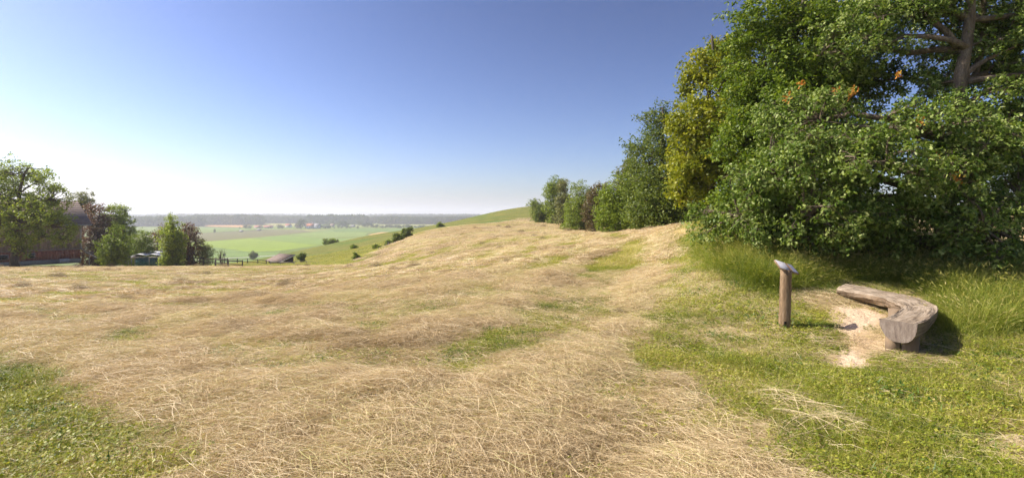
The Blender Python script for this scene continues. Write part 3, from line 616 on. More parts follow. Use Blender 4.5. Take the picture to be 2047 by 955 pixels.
slope = [
 ('thorn_bush', 'largest round bush on the hayfield edge below the ridge', 813, 84, 9, 12, 466, L_dark), ('thorn_bush', 'bush on the hayfield edge just below the largest one', 795, 74, 8, 10, 480, L_dark),
 ('thorn_bush', 'wide low bush peeping over the meadow ridge', 660, 162, 11, 6, 484, L_mid), ('thorn_bush', 'upright little tree beside the shed with the grey roof', 603, 84, 6, 8, 512, L_dark),
 ('thorn_bush', 'tiny bush at the lower corner of the hayfield', 711, 62, 3, 5, 520, L_mid), ('thorn_bush', 'slim sapling on the meadow left of the hayfield edge bushes', 776, 82, 2, 6, 490, L_mid),
 ('thorn_bush', 'dark little bush on the road past the fences', 505, 300, 4, 4, 509, L_dark), ('thorn_bush', 'flat dark bush in the middle of the meadow slope', 707, 105, 4, 2, 494, L_mid), ('thorn_bush', 'low bush half way up the ridge line', 880, 150, 3, 3, 460, L_mid),
 ('thorn_bush', 'low scrub clump on the meadow slope under the sapling', 752, 90, 5, 3, 498, L_mid)]
for i, (nm, lab, px, D, rx, ry, py, mt) in enumerate(slope):
    b = ground_at(px, D); c = P(px, py, D); c[2] = max(c[2], b[2] + ry / F * D * .8); s = max(1, rx * ry / 40)
    tree(nm, lab, 'bush', b, [(c, (rx / F * D, rx / F * D, ry / F * D)), (c - [0, 0, ry / F * D * .35], (rx / F * D * .9, rx / F * D * .9, ry / F * D * .7))], int(2200 * s), max(.10, D * .0026), 'plain', mt, bark_dark, puff=max(.3, D * .006), trunk_r=.05, seed=100 + i, sub=5, group='scattered bushes on the meadow slope')
# ------------------------------------------------------------------ hay, grass and herbs (nobody could count them)
PROTO = bpy.data.collections.new('strand sources')
def strands(name, n, Rr, length, width, mat, mode, seed, zmax=.06, segs=4, kinks=.25, heads=0, clover=0, lean=.35, arc=.06):
    """one patch of strands; mode 'lie' (hay) or 'grow' (grass)"""
    g = np.random.default_rng(seed); Ls = g.uniform(length[0], length[1], n); w = g.uniform(width[0], width[1], n)
    rr = Rr * np.sqrt(g.random(n)); th = g.random(n) * 2 * np.pi; base = np.stack([rr * np.cos(th), rr * np.sin(th), np.zeros(n)], 1)
    t = np.linspace(0, 1, segs + 1)
    if mode == 'lie':
        dom = g.random() * np.pi; az = np.where(g.random(n) < .5, dom + g.normal(0, .5, n), g.random(n) * 2 * np.pi)
        base[:, 2] = g.random(n) ** 1.3 * zmax * (1 - .7 * (rr / Rr) ** 2) + .004
        d = np.stack([np.cos(az), np.sin(az), g.normal(.03, .13, n)], 1); side = np.stack([-np.sin(az), np.cos(az), g.normal(0, .3, n)], 1)
        pts = base[:, None, :] + d[:, None, :] * ((t - .5)[None, :, None] * Ls[:, None, None])
        cur = g.normal(0, kinks, n); pts += side[:, None, :] * (cur[:, None] * (t * (1 - t) * 2)[None, :] * Ls[:, None])[..., None]
        arch = g.normal(.015, arc, n); pts[..., 2] += arch[:, None] * (t * (1 - t) * 4)[None, :] * Ls[:, None]
        pts[..., 2] = np.abs(pts[..., 2] - .002) + .002
        wd = side * .6 + np.array([0, 0, 1]) * g.normal(0, .6, n)[:, None]; wp = np.full(segs + 1, 1.0); wp[-1] = .4
    else:
        az = g.random(n) * 2 * np.pi; ln = np.abs(g.normal(lean, lean * .6, n)); up = np.stack([np.cos(az) * ln, np.sin(az) * ln, np.ones(n)], 1); up = unit(up)
        hz_ = np.stack([np.cos(az), np.sin(az), -.35 * np.ones(n)], 1); bend = np.abs(g.normal(.45, .3, n))
        pts = base[:, None, :] + up[:, None, :] * (t[None, :, None] * Ls[:, None, None]) + hz_[:, None, :] * ((bend[:, None] * t[None, :] ** 2.2)[..., None] * Ls[:, None, None])
        wd = np.stack([-np.sin(az), np.cos(az), np.zeros(n)], 1) + g.normal(0, .4, (n, 3)); wp = 1 - t ** 1.6 * .9
    wd = unit(wd)[:, None, :] * (w[:, None] * wp[None, :])[..., None] * .5
    V = np.stack([pts - wd, pts + wd], 2).reshape(-1, 3); m = (segs + 1) * 2
    q = np.array([[2 * i, 2 * i + 1, 2 * i + 3, 2 * i + 2] for i in range(segs)]); Fc = (np.arange(n)[:, None, None] * m + q[None]).reshape(-1, 4)
    rnd = np.repeat(g.random(n) * .85 if mode == 'lie' else g.random(n) * .8, segs); Vs = [V]; Fs = [Fc]; Rn = [rnd]; off = len(V)
    if heads:                                     # seed heads on stalks
        k = g.choice(n, heads, replace=False); tips = pts[k, -1]; hl = g.uniform(.05, .12, heads); dd = unit(pts[k, -1] - pts[k, -2])
        sd = unit(np.cross(dd, g.standard_normal((heads, 3)))) * .006
        for s2 in (sd, np.cross(dd, sd)):
            hv = np.stack([tips - dd * .02, tips + dd * (hl * .4)[:, None] + s2, tips + dd * hl[:, None], tips + dd * (hl * .4)[:, None] - s2], 1).reshape(-1, 3)
            Vs.append(hv); Fs.append(np.arange(heads * 4).reshape(-1, 4) + off); off += len(hv); Rn.append(np.full(heads, .97))
    if clover:                                    # small round leaves in threes
        k = clover * 3; r_ = Rr * np.sqrt(g.random(clover)); a_ = g.random(clover) * 2 * np.pi; hgt = g.uniform(length[0] * .4, length[1] * .7, clover)
        cc = np.repeat(np.stack([r_ * np.cos(a_), r_ * np.sin(a_), hgt], 1), 3, 0); a3 = np.tile([0, 2.1, 4.2], clover) + np.repeat(g.random(clover) * 6, 3)
        s = np.repeat(g.uniform(.008, .017, clover), 3); dv = np.stack([np.cos(a3), np.sin(a3), g.normal(0, .35, k)], 1); pv_ = np.stack([-np.sin(a3), np.cos(a3), g.normal(0, .35, k)], 1)
        cv = np.stack([cc, cc + dv * s[:, None] * .9 + pv_ * s[:, None] * .6, cc + dv * s[:, None] * 1.5, cc + dv * s[:, None] * .9 - pv_ * s[:, None] * .6], 1).reshape(-1, 3)
        Vs.append(cv); Fs.append(np.arange(k * 4).reshape(-1, 4) + off); Rn.append(g.uniform(.0, .55, k))
    o = mk(name, np.vstack(Vs), np.vstack(Fs), mat, None, {'rnd': ('FACE', np.concatenate(Rn))}, link=False)
    PROTO.objects.link(o); return o

def scatter(name, label, pts, idx, scale, hue, protos, align=1.0, rotz=None, zs=None):
    n = len(pts); x, y = pts[:, 0], pts[:, 1]; e = .12
    z = ground_z(x, y); zx = (ground_z(x + e, y) - ground_z(x - e, y)) / (2 * e); zy = (ground_z(x, y + e) - ground_z(x, y - e)) / (2 * e)
    nrm = np.stack([-zx * align, -zy * align, np.ones(n)], 1); rz = rng.random(n) * 2 * np.pi if rotz is None else rotz
    rot = np.zeros((n, 3))
    # euler XYZ whose Z axis is the ground normal after a spin about it
    nn = unit(nrm); xa = np.stack([np.cos(rz), np.sin(rz), np.zeros(n)], 1); xa = unit(xa - nn * (xa * nn).sum(1, keepdims=True)); ya = np.cross(nn, xa)
    rot[:, 1] = np.arcsin(np.clip(-xa[:, 2], -1, 1)); rot[:, 2] = np.arctan2(xa[:, 1], xa[:, 0]); rot[:, 0] = np.arctan2(ya[:, 2], nn[:, 2])
    me = bpy.data.meshes.new(name); me.vertices.add(n); me.vertices.foreach_set('co', np.stack([x, y, z], 1).astype(np.float32).ravel())
    for k, v, ty in (('rot', rot, 'FLOAT_VECTOR'), ('scl', np.stack([scale, scale, scale if zs is None else zs], 1), 'FLOAT_VECTOR'), ('hue', hue, 'FLOAT'), ('idx', idx, 'INT')):
        a = me.attributes.new(k, ty, 'POINT'); a.data.foreach_set('vector' if ty == 'FLOAT_VECTOR' else 'value', np.ascontiguousarray(v, dtype=np.int32 if ty == 'INT' else np.float32).ravel())
    o = bpy.data.objects.new(name, me); COL.objects.link(o)
    c = bpy.data.collections.new(name + ' sources')
    for i, p in enumerate(protos):
        c.objects.link(p)
    ng = bpy.data.node_groups.new(name, 'GeometryNodeTree'); ng.interface.new_socket('Geometry', in_out='INPUT', socket_type='NodeSocketGeometry'); ng.interface.new_socket('Geometry', in_out='OUTPUT', socket_type='NodeSocketGeometry')
    gi = ng.nodes.new('NodeGroupInput'); go = ng.nodes.new('NodeGroupOutput'); ci = ng.nodes.new('GeometryNodeCollectionInfo'); ci.inputs[0].default_value = c; ci.inputs[1].default_value = True; ci.inputs[2].default_value = True
    ip = ng.nodes.new('GeometryNodeInstanceOnPoints'); ip.inputs['Pick Instance'].default_value = True
    def na(nm_, ty):
        q = ng.nodes.new('GeometryNodeInputNamedAttribute'); q.data_type = ty; q.inputs[0].default_value = nm_; return q.outputs[0]
    ng.links.new(gi.outputs[0], ip.inputs['Points']); ng.links.new(ci.outputs[0], ip.inputs['Instance']); ng.links.new(na('idx', 'INT'), ip.inputs['Instance Index'])
    ng.links.new(na('rot', 'FLOAT_VECTOR'), ip.inputs['Rotation']); ng.links.new(na('scl', 'FLOAT_VECTOR'), ip.inputs['Scale']); ng.links.new(ip.outputs[0], go.inputs[0])
    o.modifiers.new('scatter', 'NODES').node_group = ng
    return tagit(o, label, None, None, 'stuff')

M_hay = blade_mat('hay_strands', [(0, (.12, .085, .04)), (.13, (.28, .20, .095)), (.28, (.44, .33, .165)), (.44, (.66, .52, .30)), (.62, (.81, .67, .42)), (.70, (.58, .53, .21)), (.78, (.46, .46, .14)), (.88, (.72, .60, .34)), (1, (.90, .80, .58))], .22, .5, .45, (1.1, 1.0, .8))
M_grass = blade_mat('grass_blades', [(0, (.05, .085, .006)), (.2, (.14, .19, .012)), (.38, (.27, .31, .025)), (.54, (.42, .41, .055)), (.68, (.55, .47, .16)), (.82, (.42, .30, .14)), (1, (.72, .60, .36))], .35, .5, .4)
M_tall = blade_mat('tall_grass_blades', [(0, (.05, .09, .008)), (.22, (.14, .20, .015)), (.45, (.28, .33, .03)), (.68, (.46, .44, .10)), (1, (.66, .55, .29))], .35, .5, .35)

M_wad = blade_mat('hay_wad_strands', [(0, (.06, .045, .025)), (.3, (.20, .14, .07)), (.6, (.40, .30, .16)), (1, (.62, .50, .30))], .15, .6, .3, (1.1, 1.0, .8))
hayP = [strands('hay_%d' % i, 560, .34, (.06, .36), (.0011, .0025), M_hay, 'lie', 200 + i, zmax=z, kinks=.09) for i, z in enumerate((.035, .05, .07, .12, .16))]
hayP.append(strands('hay_5_wad', 420, .22, (.12, .4), (.0022, .004), M_wad, 'lie', 218, zmax=.24, kinks=.5))
hayP.append(strands('hay_6_long', 110, .14, (.35, .8), (.0016, .0028), M_hay, 'lie', 219, zmax=.14, kinks=.12, segs=6))
hayF = [strands('hay_far_%d' % i, 170, .6, (.25, .8), (.007, .014), M_hay, 'lie', 220 + i, zmax=z, kinks=.25, segs=3) for i, z in enumerate((.05, .09, .16))]
M_weed = blade_mat('weed_leaves', [(0, (.04, .085, .01)), (.5, (.10, .18, .025)), (1, (.22, .30, .07))], .3, .5, .3)
grP = [strands('grass_%d' % i, 230, .26, L_, (.0022, .0042), M_grass, 'grow', 240 + i, segs=3, clover=cl, lean=.45) for i, (L_, cl) in enumerate([((.03, .08), 60), ((.04, .11), 30), ((.03, .07), 120), ((.07, .17), 20)])]
grP.append(strands('grass_4_weed', 46, .20, (.05, .13), (.012, .026), M_weed, 'grow', 246, segs=3, lean=1.1, clover=25))
grF = [strands('grass_far_%d' % i, 150, .55, (.06, .18), (.008, .014), M_grass, 'grow', 250 + i, segs=2, lean=.5) for i in range(2)]
taP = [strands('tall_%d' % i, 130, .27, L_, (.003, .0065), M_tall, 'grow', 260 + i, segs=5, heads=h, lean=.28) for i, (L_, h) in enumerate([((.25, .55), 8), ((.35, .75), 14), ((.2, .45), 2)])]

BANK = np.vstack([GL((1400, 470), (1402, 520), (1440, 560), (1540, 590), (1600, 585), (1680, 560), (1800, 575), (1890, 620), (1900, 690), (1960, 690), (2060, 660)), [(14, 6), (30, 10), (30, 19), (11, 19), (6.5, 18.5)]])
def tallness(x, y):
    ins = inside(BANK, x, y); d = pdist(BANK, x, y, True) * np.where(ins, 1, -1)
    return sst(-.35, .55, d + (fbm(x * 1.4, y * 1.4, 12) - .5) * .7)
def bare(x, y):
    s = np.zeros(len(x))
    for S in (SOIL, SOIL2): s = np.maximum(s, sst(-.3, -.05, pdist(S, x, y, True) * np.where(inside(S, x, y), 1, -1) + (fbm(x * 5, y * 5, 8) - .5) * .35))
    return s
def backfield(x, y):
    a = np.degrees(np.arctan2(x, y)); r = np.hypot(x, y); lim = np.interp(a, [21, 30, 38, 44, 60], [24, 21, 19, 18, 17]); return np.where(a > 21, sst(0, 2.5, r - lim - 2), 0)

def wedge(n, r0, r1, a0=-56, a1=56, p=1.0):
    """n points between two distances, even over the ground for p = 1"""
    q = 2 * p; r = (r0 ** q + (r1 ** q - r0 ** q) * rng.random(n)) ** (1 / q); a = np.radians(rng.uniform(a0, a1, n)); return np.stack([r * np.sin(a), r * np.cos(a)], 1)
# near hay
p1 = np.vstack([wedge(8500, 1.8, 7), wedge(15000, 7, 17)]); h = hayness(p1[:, 0], p1[:, 1])
keep = rng.random(len(p1)) < np.clip(sst(.15, .75, h) * 1.1 + .14 + .34 * (fbm(p1[:, 0] * .6, p1[:, 1] * .6, 44) > .56) * (1 - h), 0, 1) * (1 - .93 * bare(*p1.T)) * (1 - tallness(*p1.T) * .9); p1 = p1[keep]; h = h[keep]; r = np.hypot(*p1.T)
idx = np.where(h < .45, rng.integers(0, 2, len(h)), np.where(rng.random(len(h)) < .22, rng.integers(3, 5, len(h)), rng.integers(0, 4, len(h))))
hue = np.clip(fbm(p1[:, 0] * .9, p1[:, 1] * .9, 61, 3) * 1.35 - .14 + rng.normal(0, .12, len(h)), 0, 1); gd = np.exp(-(pdist(GUIDE, *p1.T) / .9) ** 2); hue = hue * (1 - .7 * gd) + .62 * .7 * gd
xp = GL((1560, 815), (1600, 835), (1640, 855), (1680, 868), (1580, 850), (1620, 870)); p1 = np.vstack([p1, xp]); h = np.append(h, np.ones(len(xp))); idx = np.append(idx, [6] * len(xp)); hue = np.append(hue, [.8] * len(xp)); r = np.hypot(*p1.T)
xw = np.vstack([wedge(90, 4.5, 16, -50, 40), wedge(170, 15, 75, -48, 22), GL((388, 652), (565, 575), (1003, 512), (1012, 526), (1072, 522), (1108, 488), (1160, 488), (780, 640), (1238, 628))]); hw = hayness(*xw.T); rw = np.hypot(*xw.T); kw = (hw > .3) & (fbm(xw[:, 0] * .35, xw[:, 1] * .35, 66) > .45); xw = xw[kw]; rw = rw[kw]
p1 = np.vstack([p1, xw]); idx = np.append(idx, [5] * len(xw)); hue = np.append(hue, rng.random(len(xw))); sc_w = rng.uniform(.4, 1.0, len(xw)) * np.clip(rw / 18, .8, 1.9); h = np.append(h, np.ones(len(xw))); r = np.hypot(*p1.T)
scl = rng.uniform(.8, 1.25, len(h)) * (1 + np.maximum(0, r - 7) * .03); scl[-len(xw):] = sc_w
scatter('hay', 'dry pale cut hay strewn in loose swaths over the near field', p1, idx, scl, hue, hayP, .8)
p2 = np.vstack([wedge(9000, 16, 36), wedge(9000, 34, 75, -50, 24), wedge(7000, 70, 155, -20, 12), wedge(3000, 20, 60, 24, 55)]); bfz = backfield(*p2.T)
h = np.maximum(hayness(*p2.T), bfz * .8); keep = rng.random(len(p2)) < np.clip(h * .85, 0, 1); p2 = p2[keep]; h = h[keep]; r = np.hypot(*p2.T)
hue = np.clip(fbm(p2[:, 0] * .5, p2[:, 1] * .5, 61, 3) * 1.3 - .15 + rng.normal(0, .12, len(h)), 0, 1)
scatter('far_hay', 'pale hay lying in swaths towards the far edge of the field', p2, rng.integers(0, 3, len(h)), np.clip(r / 26, .75, 3.2), hue, hayF, .8, zs=np.clip(r / 30, .6, .8))
# short grass
p3 = np.vstack([wedge(9500, 1.5, 7), wedge(15000, 7, 18), wedge(4500, 1.5, 13, 56, 110), wedge(3000, 1.5, 13, -110, -56)]); h = hayness(*p3.T); tl = tallness(*p3.T); s = bare(*p3.T); bf = backfield(*p3.T)
keep = rng.random(len(p3)) < (1 - sst(.3, .85, h) * .93) * (1 - s * .96) * (1 - bf) * (1 - .6 * tl); p3 = p3[keep]; h = h[keep]; r = np.hypot(*p3.T)
lush = fbm(p3[:, 0] * .7, p3[:, 1] * .7, 71, 3); fine = fbm(p3[:, 0] * 2.6, p3[:, 1] * 2.6, 73, 2); hue = np.clip(1.42 - lush * 1.0 - fine * .75 + h * .5 + rng.normal(0, .2, len(h)) + .28 * inside(HAY, *p3.T) * (h > .02) - .15 * (pdist(STREAK[0][0], *p3.T) < .5), 0, 1)
idx = np.where(lush > .56, rng.choice([2, 3, 2], len(h)), rng.choice([0, 1, 0, 3], len(h), p=[.4, .3, .2, .1]))
idx = np.where(rng.random(len(h)) < .07 * (fbm(p3[:, 0] * .9, p3[:, 1] * .9, 88) > .45) * (h < .3), 4, idx)
scatter('grass', 'short green grass and clover between the hay and the bank', p3, idx, rng.uniform(.7, 1.35, len(h)) * (1 + np.maximum(0, r - 7) * .03), hue, grP, .8, zs=rng.uniform(.6, 1.4, len(h)) * (1 - .35 * inside(HAY, *p3.T)) * (.3 + .7 * sst(0, .6, pdist(SOIL, *p3.T, True))))
p4 = np.vstack([wedge(12000, 17, 45, -50, 30), wedge(5000, 45, 110, -45, 12)]); h = np.maximum(hayness(*p4.T), backfield(*p4.T)); ins = inside(HAY, *p4.T)
keep = rng.random(len(p4)) < (1 - sst(.3, .95, h)) * np.where(ins, .8, 1); p4 = p4[keep]; r = np.hypot(*p4.T)
scatter('far_grass', 'stubbly green grass showing between the farther hay swaths', p4, rng.integers(0, 2, len(p4)), np.clip(r / 26, .7, 3), np.clip(.72 + rng.normal(0, .15, len(p4)), 0, 1), grF, .8, zs=np.clip(r / 40, .6, .9))
# tall grass on the bank
p5 = np.vstack([wedge(9000, 6, 19, 18, 56)]); tl = tallness(*p5.T); s = bare(*p5.T)
keep = rng.random(len(p5)) < tl * (1 - s) * (1 - backfield(*p5.T)); p5 = p5[keep]; n5 = len(p5); tl = tl[keep]
hue = np.clip(1.2 - fbm(p5[:, 0] * .9, p5[:, 1] * .9, 81, 3) * 1.35 - .1 + rng.normal(0, .16, n5) , 0, 1)
scatter('tall_grass', 'tall seeding grass on the bank behind the bench', p5, rng.integers(0, 3, n5), rng.uniform(.6, 1.05, n5) * (.55 + .5 * tl), hue, taP, .5)
# ------------------------------------------------------------------ curved log bench
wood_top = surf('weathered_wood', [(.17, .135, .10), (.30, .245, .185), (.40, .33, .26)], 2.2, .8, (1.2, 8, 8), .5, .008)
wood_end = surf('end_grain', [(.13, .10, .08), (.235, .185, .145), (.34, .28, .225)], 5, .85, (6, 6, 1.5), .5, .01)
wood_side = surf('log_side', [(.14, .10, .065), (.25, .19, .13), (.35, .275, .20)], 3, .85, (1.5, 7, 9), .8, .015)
SZ = .43
def bench_mat(name, dark, mid, lite, along=3, across=22):
    m, t = new_mat(name); cb = N(t, 'ShaderNodeCombineXYZ'); L(t, math_(t, 'MULTIPLY', attr(t, 'along').outputs['Fac'], along), cb.inputs[0]); L(t, math_(t, 'MULTIPLY', attr(t, 'across').outputs['Fac'], across), cb.inputs[1])
    n1 = noise(t, 1.0, 7, cb.outputs[0], .7, .3); n2 = noise(t, 2.6, 3, N(t, 'ShaderNodeTexCoord').outputs['Object']); n3 = noise(t, 40, 3, N(t, 'ShaderNodeTexCoord').outputs['Object'])
    c = ramp(t, n1, [(.30, (.03, .022, .015)), (.37, dark), (.5, mid), (.68, lite)]); c = mixc(t, .8, c, ramp(t, n2, [(.3, (.65, .6, .55)), (.55, (1, 1, 1)), (.7, (1.3, 1.25, 1.15))]), 'MULTIPLY')
    p = N(t, 'ShaderNodeBsdfPrincipled', i_Roughness=.85); p.inputs['Specular IOR Level'].default_value = .2; L(t, c, p.inputs['Base Color'])
    bp = N(t, 'ShaderNodeBump', i_Strength=1.0, i_Distance=.02); L(t, math_(t, 'ADD', n1, math_(t, 'MULTIPLY', n3, .2)), bp.inputs['Height']); L(t, bp.outputs[0], p.inputs['Normal']); L(t, p.outputs[0], N(t, 'ShaderNodeOutputMaterial').inputs[0]); return m
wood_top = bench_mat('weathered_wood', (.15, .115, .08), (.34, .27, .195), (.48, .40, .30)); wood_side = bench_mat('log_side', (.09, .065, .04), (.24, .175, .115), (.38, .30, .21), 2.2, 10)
def onz(px, py, z=SZ):
    D = (EYE - z) * F / (py - 428.0); return np.array([(px - 1023) / F * D, D])
IN = [onz(*q) for q in [(1757, 636), (1776, 630.5), (1793, 623), (1802, 615.5), (1796, 608), (1776, 599.5), (1748, 592), (1716, 586), (1690, 582), (1672, 578.5)]]
OUT = [onz(*q) for q in [(1834, 647), (1857, 637), (1872, 624), (1872, 613), (1860, 605), (1836, 596), (1801, 589), (1757, 581), (1723, 575), (1697, 571)]]
def crs(P_, m):
    P_ = np.array(P_); P_ = np.vstack([2 * P_[0] - P_[1], P_, 2 * P_[-1] - P_[-2]]); o = []
    for i in range(1, len(P_) - 2):
        for t in np.linspace(0, 1, m, endpoint=False):
            a, b, c, d = P_[i - 1:i + 3]; o.append(.5 * ((2 * b) + (-a + c) * t + (2 * a - 5 * b + 4 * c - d) * t * t + (-a + 3 * b - 3 * c + d) * t ** 3))
    o.append(P_[-2]); return np.array(o)
ci, co = crs(IN, 6), crs(OUT, 6); m = len(ci); K = 22
bc = ((ci + co) / 2).mean(0); zb = 0.0
bench = empty('log_bench', (bc[0], bc[1], zb), 'curved bench hewn from a split log on short wooden blocks by the sandy patch', 'bench')
V = []; g = np.random.default_rng(3)
for k in range(m):
    a, b = ci[k], co[k]; w = np.linalg.norm(b - a) / 2; c = (a + b) / 2; s = (b - a) / (2 * w); t = k / (m - 1)
    dep = .275 * (1 - t) ** 1.2 + .15 * (1 - (1 - t) ** 1.2); sq = np.clip(t * 2.2 - .9, 0, 1)   # flat top near, rounder limb at the far end
    for j in range(K):
        th = 2 * np.pi * j / K
        cx, sz_ = math.cos(th), math.sin(th)
        if sz_ > 0: zt = SZ - .004 + (.055 * sz_ * sq) * (1 - .2 * cx * cx); xx = np.sign(cx) * min(1, abs(cx) ** .55) * w; xx = xx * (1 - .0 * sq); zz = zt + .008 * math.sin(9 * cx + k * .3) * (1 - sq)
        else: xx = np.sign(cx) * abs(cx) ** .75 * w * (1 + .05 * math.sin(k * .5)); zz = SZ - dep * abs(sz_) ** .85
        nz = mnoise.noise(Vector((c[0] * 3 + cx * 2, c[1] * 3, sz_ * 2))) * .014
        nz += mnoise.noise(Vector((c[0] * 11 + cx * 3, c[1] * 11, sz_ * 5))) * .007
        V.append([*(c + s * (xx + nz * 1.6)), zz + nz])
V = np.array(V); i = np.arange(m - 1)[:, None] * K; j = np.arange(K)[None, :]; q = np.stack([i + j, i + (j + 1) % K, i + K + (j + 1) % K, i + K + j], -1).reshape(-1, 4)
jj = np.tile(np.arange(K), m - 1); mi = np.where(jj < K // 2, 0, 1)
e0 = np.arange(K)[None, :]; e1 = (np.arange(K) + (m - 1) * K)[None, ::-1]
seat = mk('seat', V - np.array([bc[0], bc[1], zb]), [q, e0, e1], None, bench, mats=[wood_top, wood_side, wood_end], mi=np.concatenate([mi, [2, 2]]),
          attrs={'along': ('POINT', np.repeat(np.linspace(0, 3.6, m), K)), 'across': ('POINT', np.tile(np.cos(2 * np.pi * np.arange(K) / K) * .4 + (np.arange(K) > K // 2) * 2 * np.sin(2 * np.pi * np.arange(K) / K) * .4, m))})
seat.data.polygons.foreach_set('use_smooth', np.array([False] * len(seat.data.polygons))); 
def blockleg(c, sz, rz, lean=0):
    b = MB(); h = sz[2]; V8 = []
    for zz, k in ((-.12, 1.05), (h, .95)):
        for sx, sy in ((-1, -1), (1, -1), (1, 1), (-1, 1)):
            x, y = sx * sz[0] / 2 * k, sy * sz[1] / 2 * k; V8.append([c[0] + x * math.cos(rz) - y * math.sin(rz) + lean * zz, c[1] + x * math.sin(rz) + y * math.cos(rz), zz])
    b.hexa(V8); o = b.build('leg', wood_side, bench); return o
d0 = unit(co[3] - ci[3]); az0 = math.atan2(d0[1], d0[0])
blockleg(ci[3] + d0 * .10, (.16, .17, .30), az0); blockleg(co[3] - d0 * .13, (.17, .18, .32), az0)
blockleg(ci[20] - np.array([.05, .0]), (.20, .16, .40), .2); blockleg((ci[42] + co[42]) / 2, (.16, .16, .30), .4)

# ------------------------------------------------------------------ information post
post_wood = surf('post_wood', [(.12, .075, .04), (.26, .175, .10), (.38, .28, .18)], 2.5, .85, (7, 7, .8), .9, .012)
pb_ = P(1567, 658, 8.0); pt = P(1571, 536, 8.03)
ip = empty('information_post', (pb_[0], pb_[1], 0), 'weathered round wooden post with a tilted board on top, standing in the grass', 'sign post')
b = MB(); tt = np.linspace(0, 1, 12)[:, None]; pp = np.array([pb_[0], pb_[1], -.2]) + tt * (np.array([pt[0], pt[1], .93]) - np.array([pb_[0], pb_[1], -.2])); b.tube(pp, np.linspace(.085, .082, 12), 16, wob=.025)
b.build('post', post_wood, ip)
b = MB(); b.box((pb_[0] - .03, pb_[1] - .082, .10), (.03, .02, .08)); b.build('notch_shade', surf('painted_hole_shade', [(.01, .008, .006), (.02, .015, .01)], bump=0), ip)  # raised near-black block; the notch's inner shade is put into its colour
A = P(1548, 518.5, 8.16); B_ = P(1582, 529.5, 8.24); C_ = P(1597.5, 547, 8.02); D_ = P(1560, 535.5, 7.92)
quad = np.array([D_, C_, B_, A]); nq = np.cross(quad[1] - quad[0], quad[3] - quad[0]); nq /= np.linalg.norm(nq); nq *= np.sign(nq[2])
b = MB(); b.hexa(np.vstack([quad - nq * .026, quad - nq * .003])); b.build('board', post_wood, ip)
cen = quad.mean(0); pq = cen + (quad - cen) * .955
def strip(u0, u1, v0, v1, h): 
    f = lambda u, v: pq[0] * (1 - u) * (1 - v) + pq[1] * u * (1 - v) + pq[2] * u * v + pq[3] * (1 - u) * v
    return np.array([f(u0, v0), f(u1, v0), f(u1, v1), f(u0, v1)]) + nq * h
panels = []
b = MB(); b.hexa(np.vstack([strip(0, 1, 0, 1, -.001), strip(0, 1, 0, 1, .003)]))
pan = b.build('panel', surf('faded_print', [(.26, .27, .30), (.38, .38, .41), (.30, .28, .30)], 9, .6, bump=0, spec=.2), ip)
def sub(o_parent, V, Fa, name, mat):
    return mk(name, V - np.array(ip.location), Fa, mat, o_parent)
sub(pan, strip(.57, .66, .02, .98, .0045), np.array([[0, 1, 2, 3]]), 'brown_stripe', surf('print_brown', [(.30, .13, .06), (.45, .22, .10)], 12, .4, bump=0))
sub(pan, strip(.66, .70, .02, .98, .0045), np.array([[0, 1, 2, 3]]), 'yellow_stripe', surf('print_yellow', [(.60, .45, .22), (.65, .5, .3)], 12, .4, bump=0))
sub(pan, strip(.70, .98, .03, .97, .0045), np.array([[0, 1, 2, 3]]), 'picture', surf('print_blue', [(.16, .18, .26), (.30, .32, .42), (.22, .22, .28)], 14, .4, bump=0))

# ------------------------------------------------------------------ barn
bz = -3.58; BC = P(160, 522, 58.0); RZB = R(52)
barn = empty('barn', (BC[0], BC[1], bz), 'long timber barn with red lower wall and grey brown tiled roof behind the spreading tree', 'barn', rz=RZB)
m_red, t = new_mat('red_boards')
tc = N(t, 'ShaderNodeTexCoord'); mp_ = N(t, 'ShaderNodeMapping'); mp_.inputs['Scale'].default_value = (4, 4, .7); L(t, tc.outputs['Object'], mp_.inputs[0])
n1 = noise(t, 1.2, 6, mp_.outputs[0], .7); cc = ramp(t, n1, [(.3, (.22, .08, .05)), (.5, (.40, .15, .10)), (.68, (.48, .27, .20))])
pb2 = N(t, 'ShaderNodeBsdfPrincipled', i_Roughness=.9); L(t, cc, pb2.inputs['Base Color']); o_ = N(t, 'ShaderNodeOutputMaterial'); L(t, pb2.outputs[0], o_.inputs[0])
m_gray = surf('grey_boards', [(.25, .18, .14), (.38, .29, .23), (.50, .42, .35)], .8, .9, (5, 5, .5), .3, .01)
m_roof = surf('barn_tiles', [(.17, .125, .10), (.26, .20, .17), (.33, .27, .23)], .9, .9, (1, 3, 3), .4, .02)
m_conc = surf('concrete', [(.33, .31, .29), (.45, .43, .40)], 2, .9, bump=.2)
m_glass, t = new_mat('window_glass'); pg = N(t, 'ShaderNodeBsdfPrincipled', i_Roughness=.15); pg.inputs['Base Color'].default_value = (.03, .035, .04, 1); o_ = N(t, 'ShaderNodeOutputMaterial'); L(t, pg.outputs[0], o_.inputs[0])
LEN, DEP, HW = 24.0, 11.0, 4.45
b = MB(); b.box((-LEN / 2, DEP / 2, .15), (LEN + .1, DEP + .1, .5)); b.build('foundation', m_conc, barn)
b = MB(); g = np.random.default_rng(4)
def cladding(b, z0, z1, w, dep, gable=False):
    n = int(LEN / w)
    for i in range(n):
        x = -LEN + (i + .5) * w; off = .02 + .03 * (i % 2) + g.random() * .01; b.box((x, .06 - off, (z0 + z1) / 2), (w * .985, .1, z1 - z0))
    n = int(DEP / w)
    for i in range(n):
        y = (i + .5) * w; off = .02 + .03 * (i % 2) + g.random() * .01; b.box((-.06 + off, y, (z0 + z1) / 2), (.1, w * .985, z1 - z0)); b.box((-LEN + .06 - off, y, (z0 + z1) / 2), (.1, w * .985, z1 - z0))
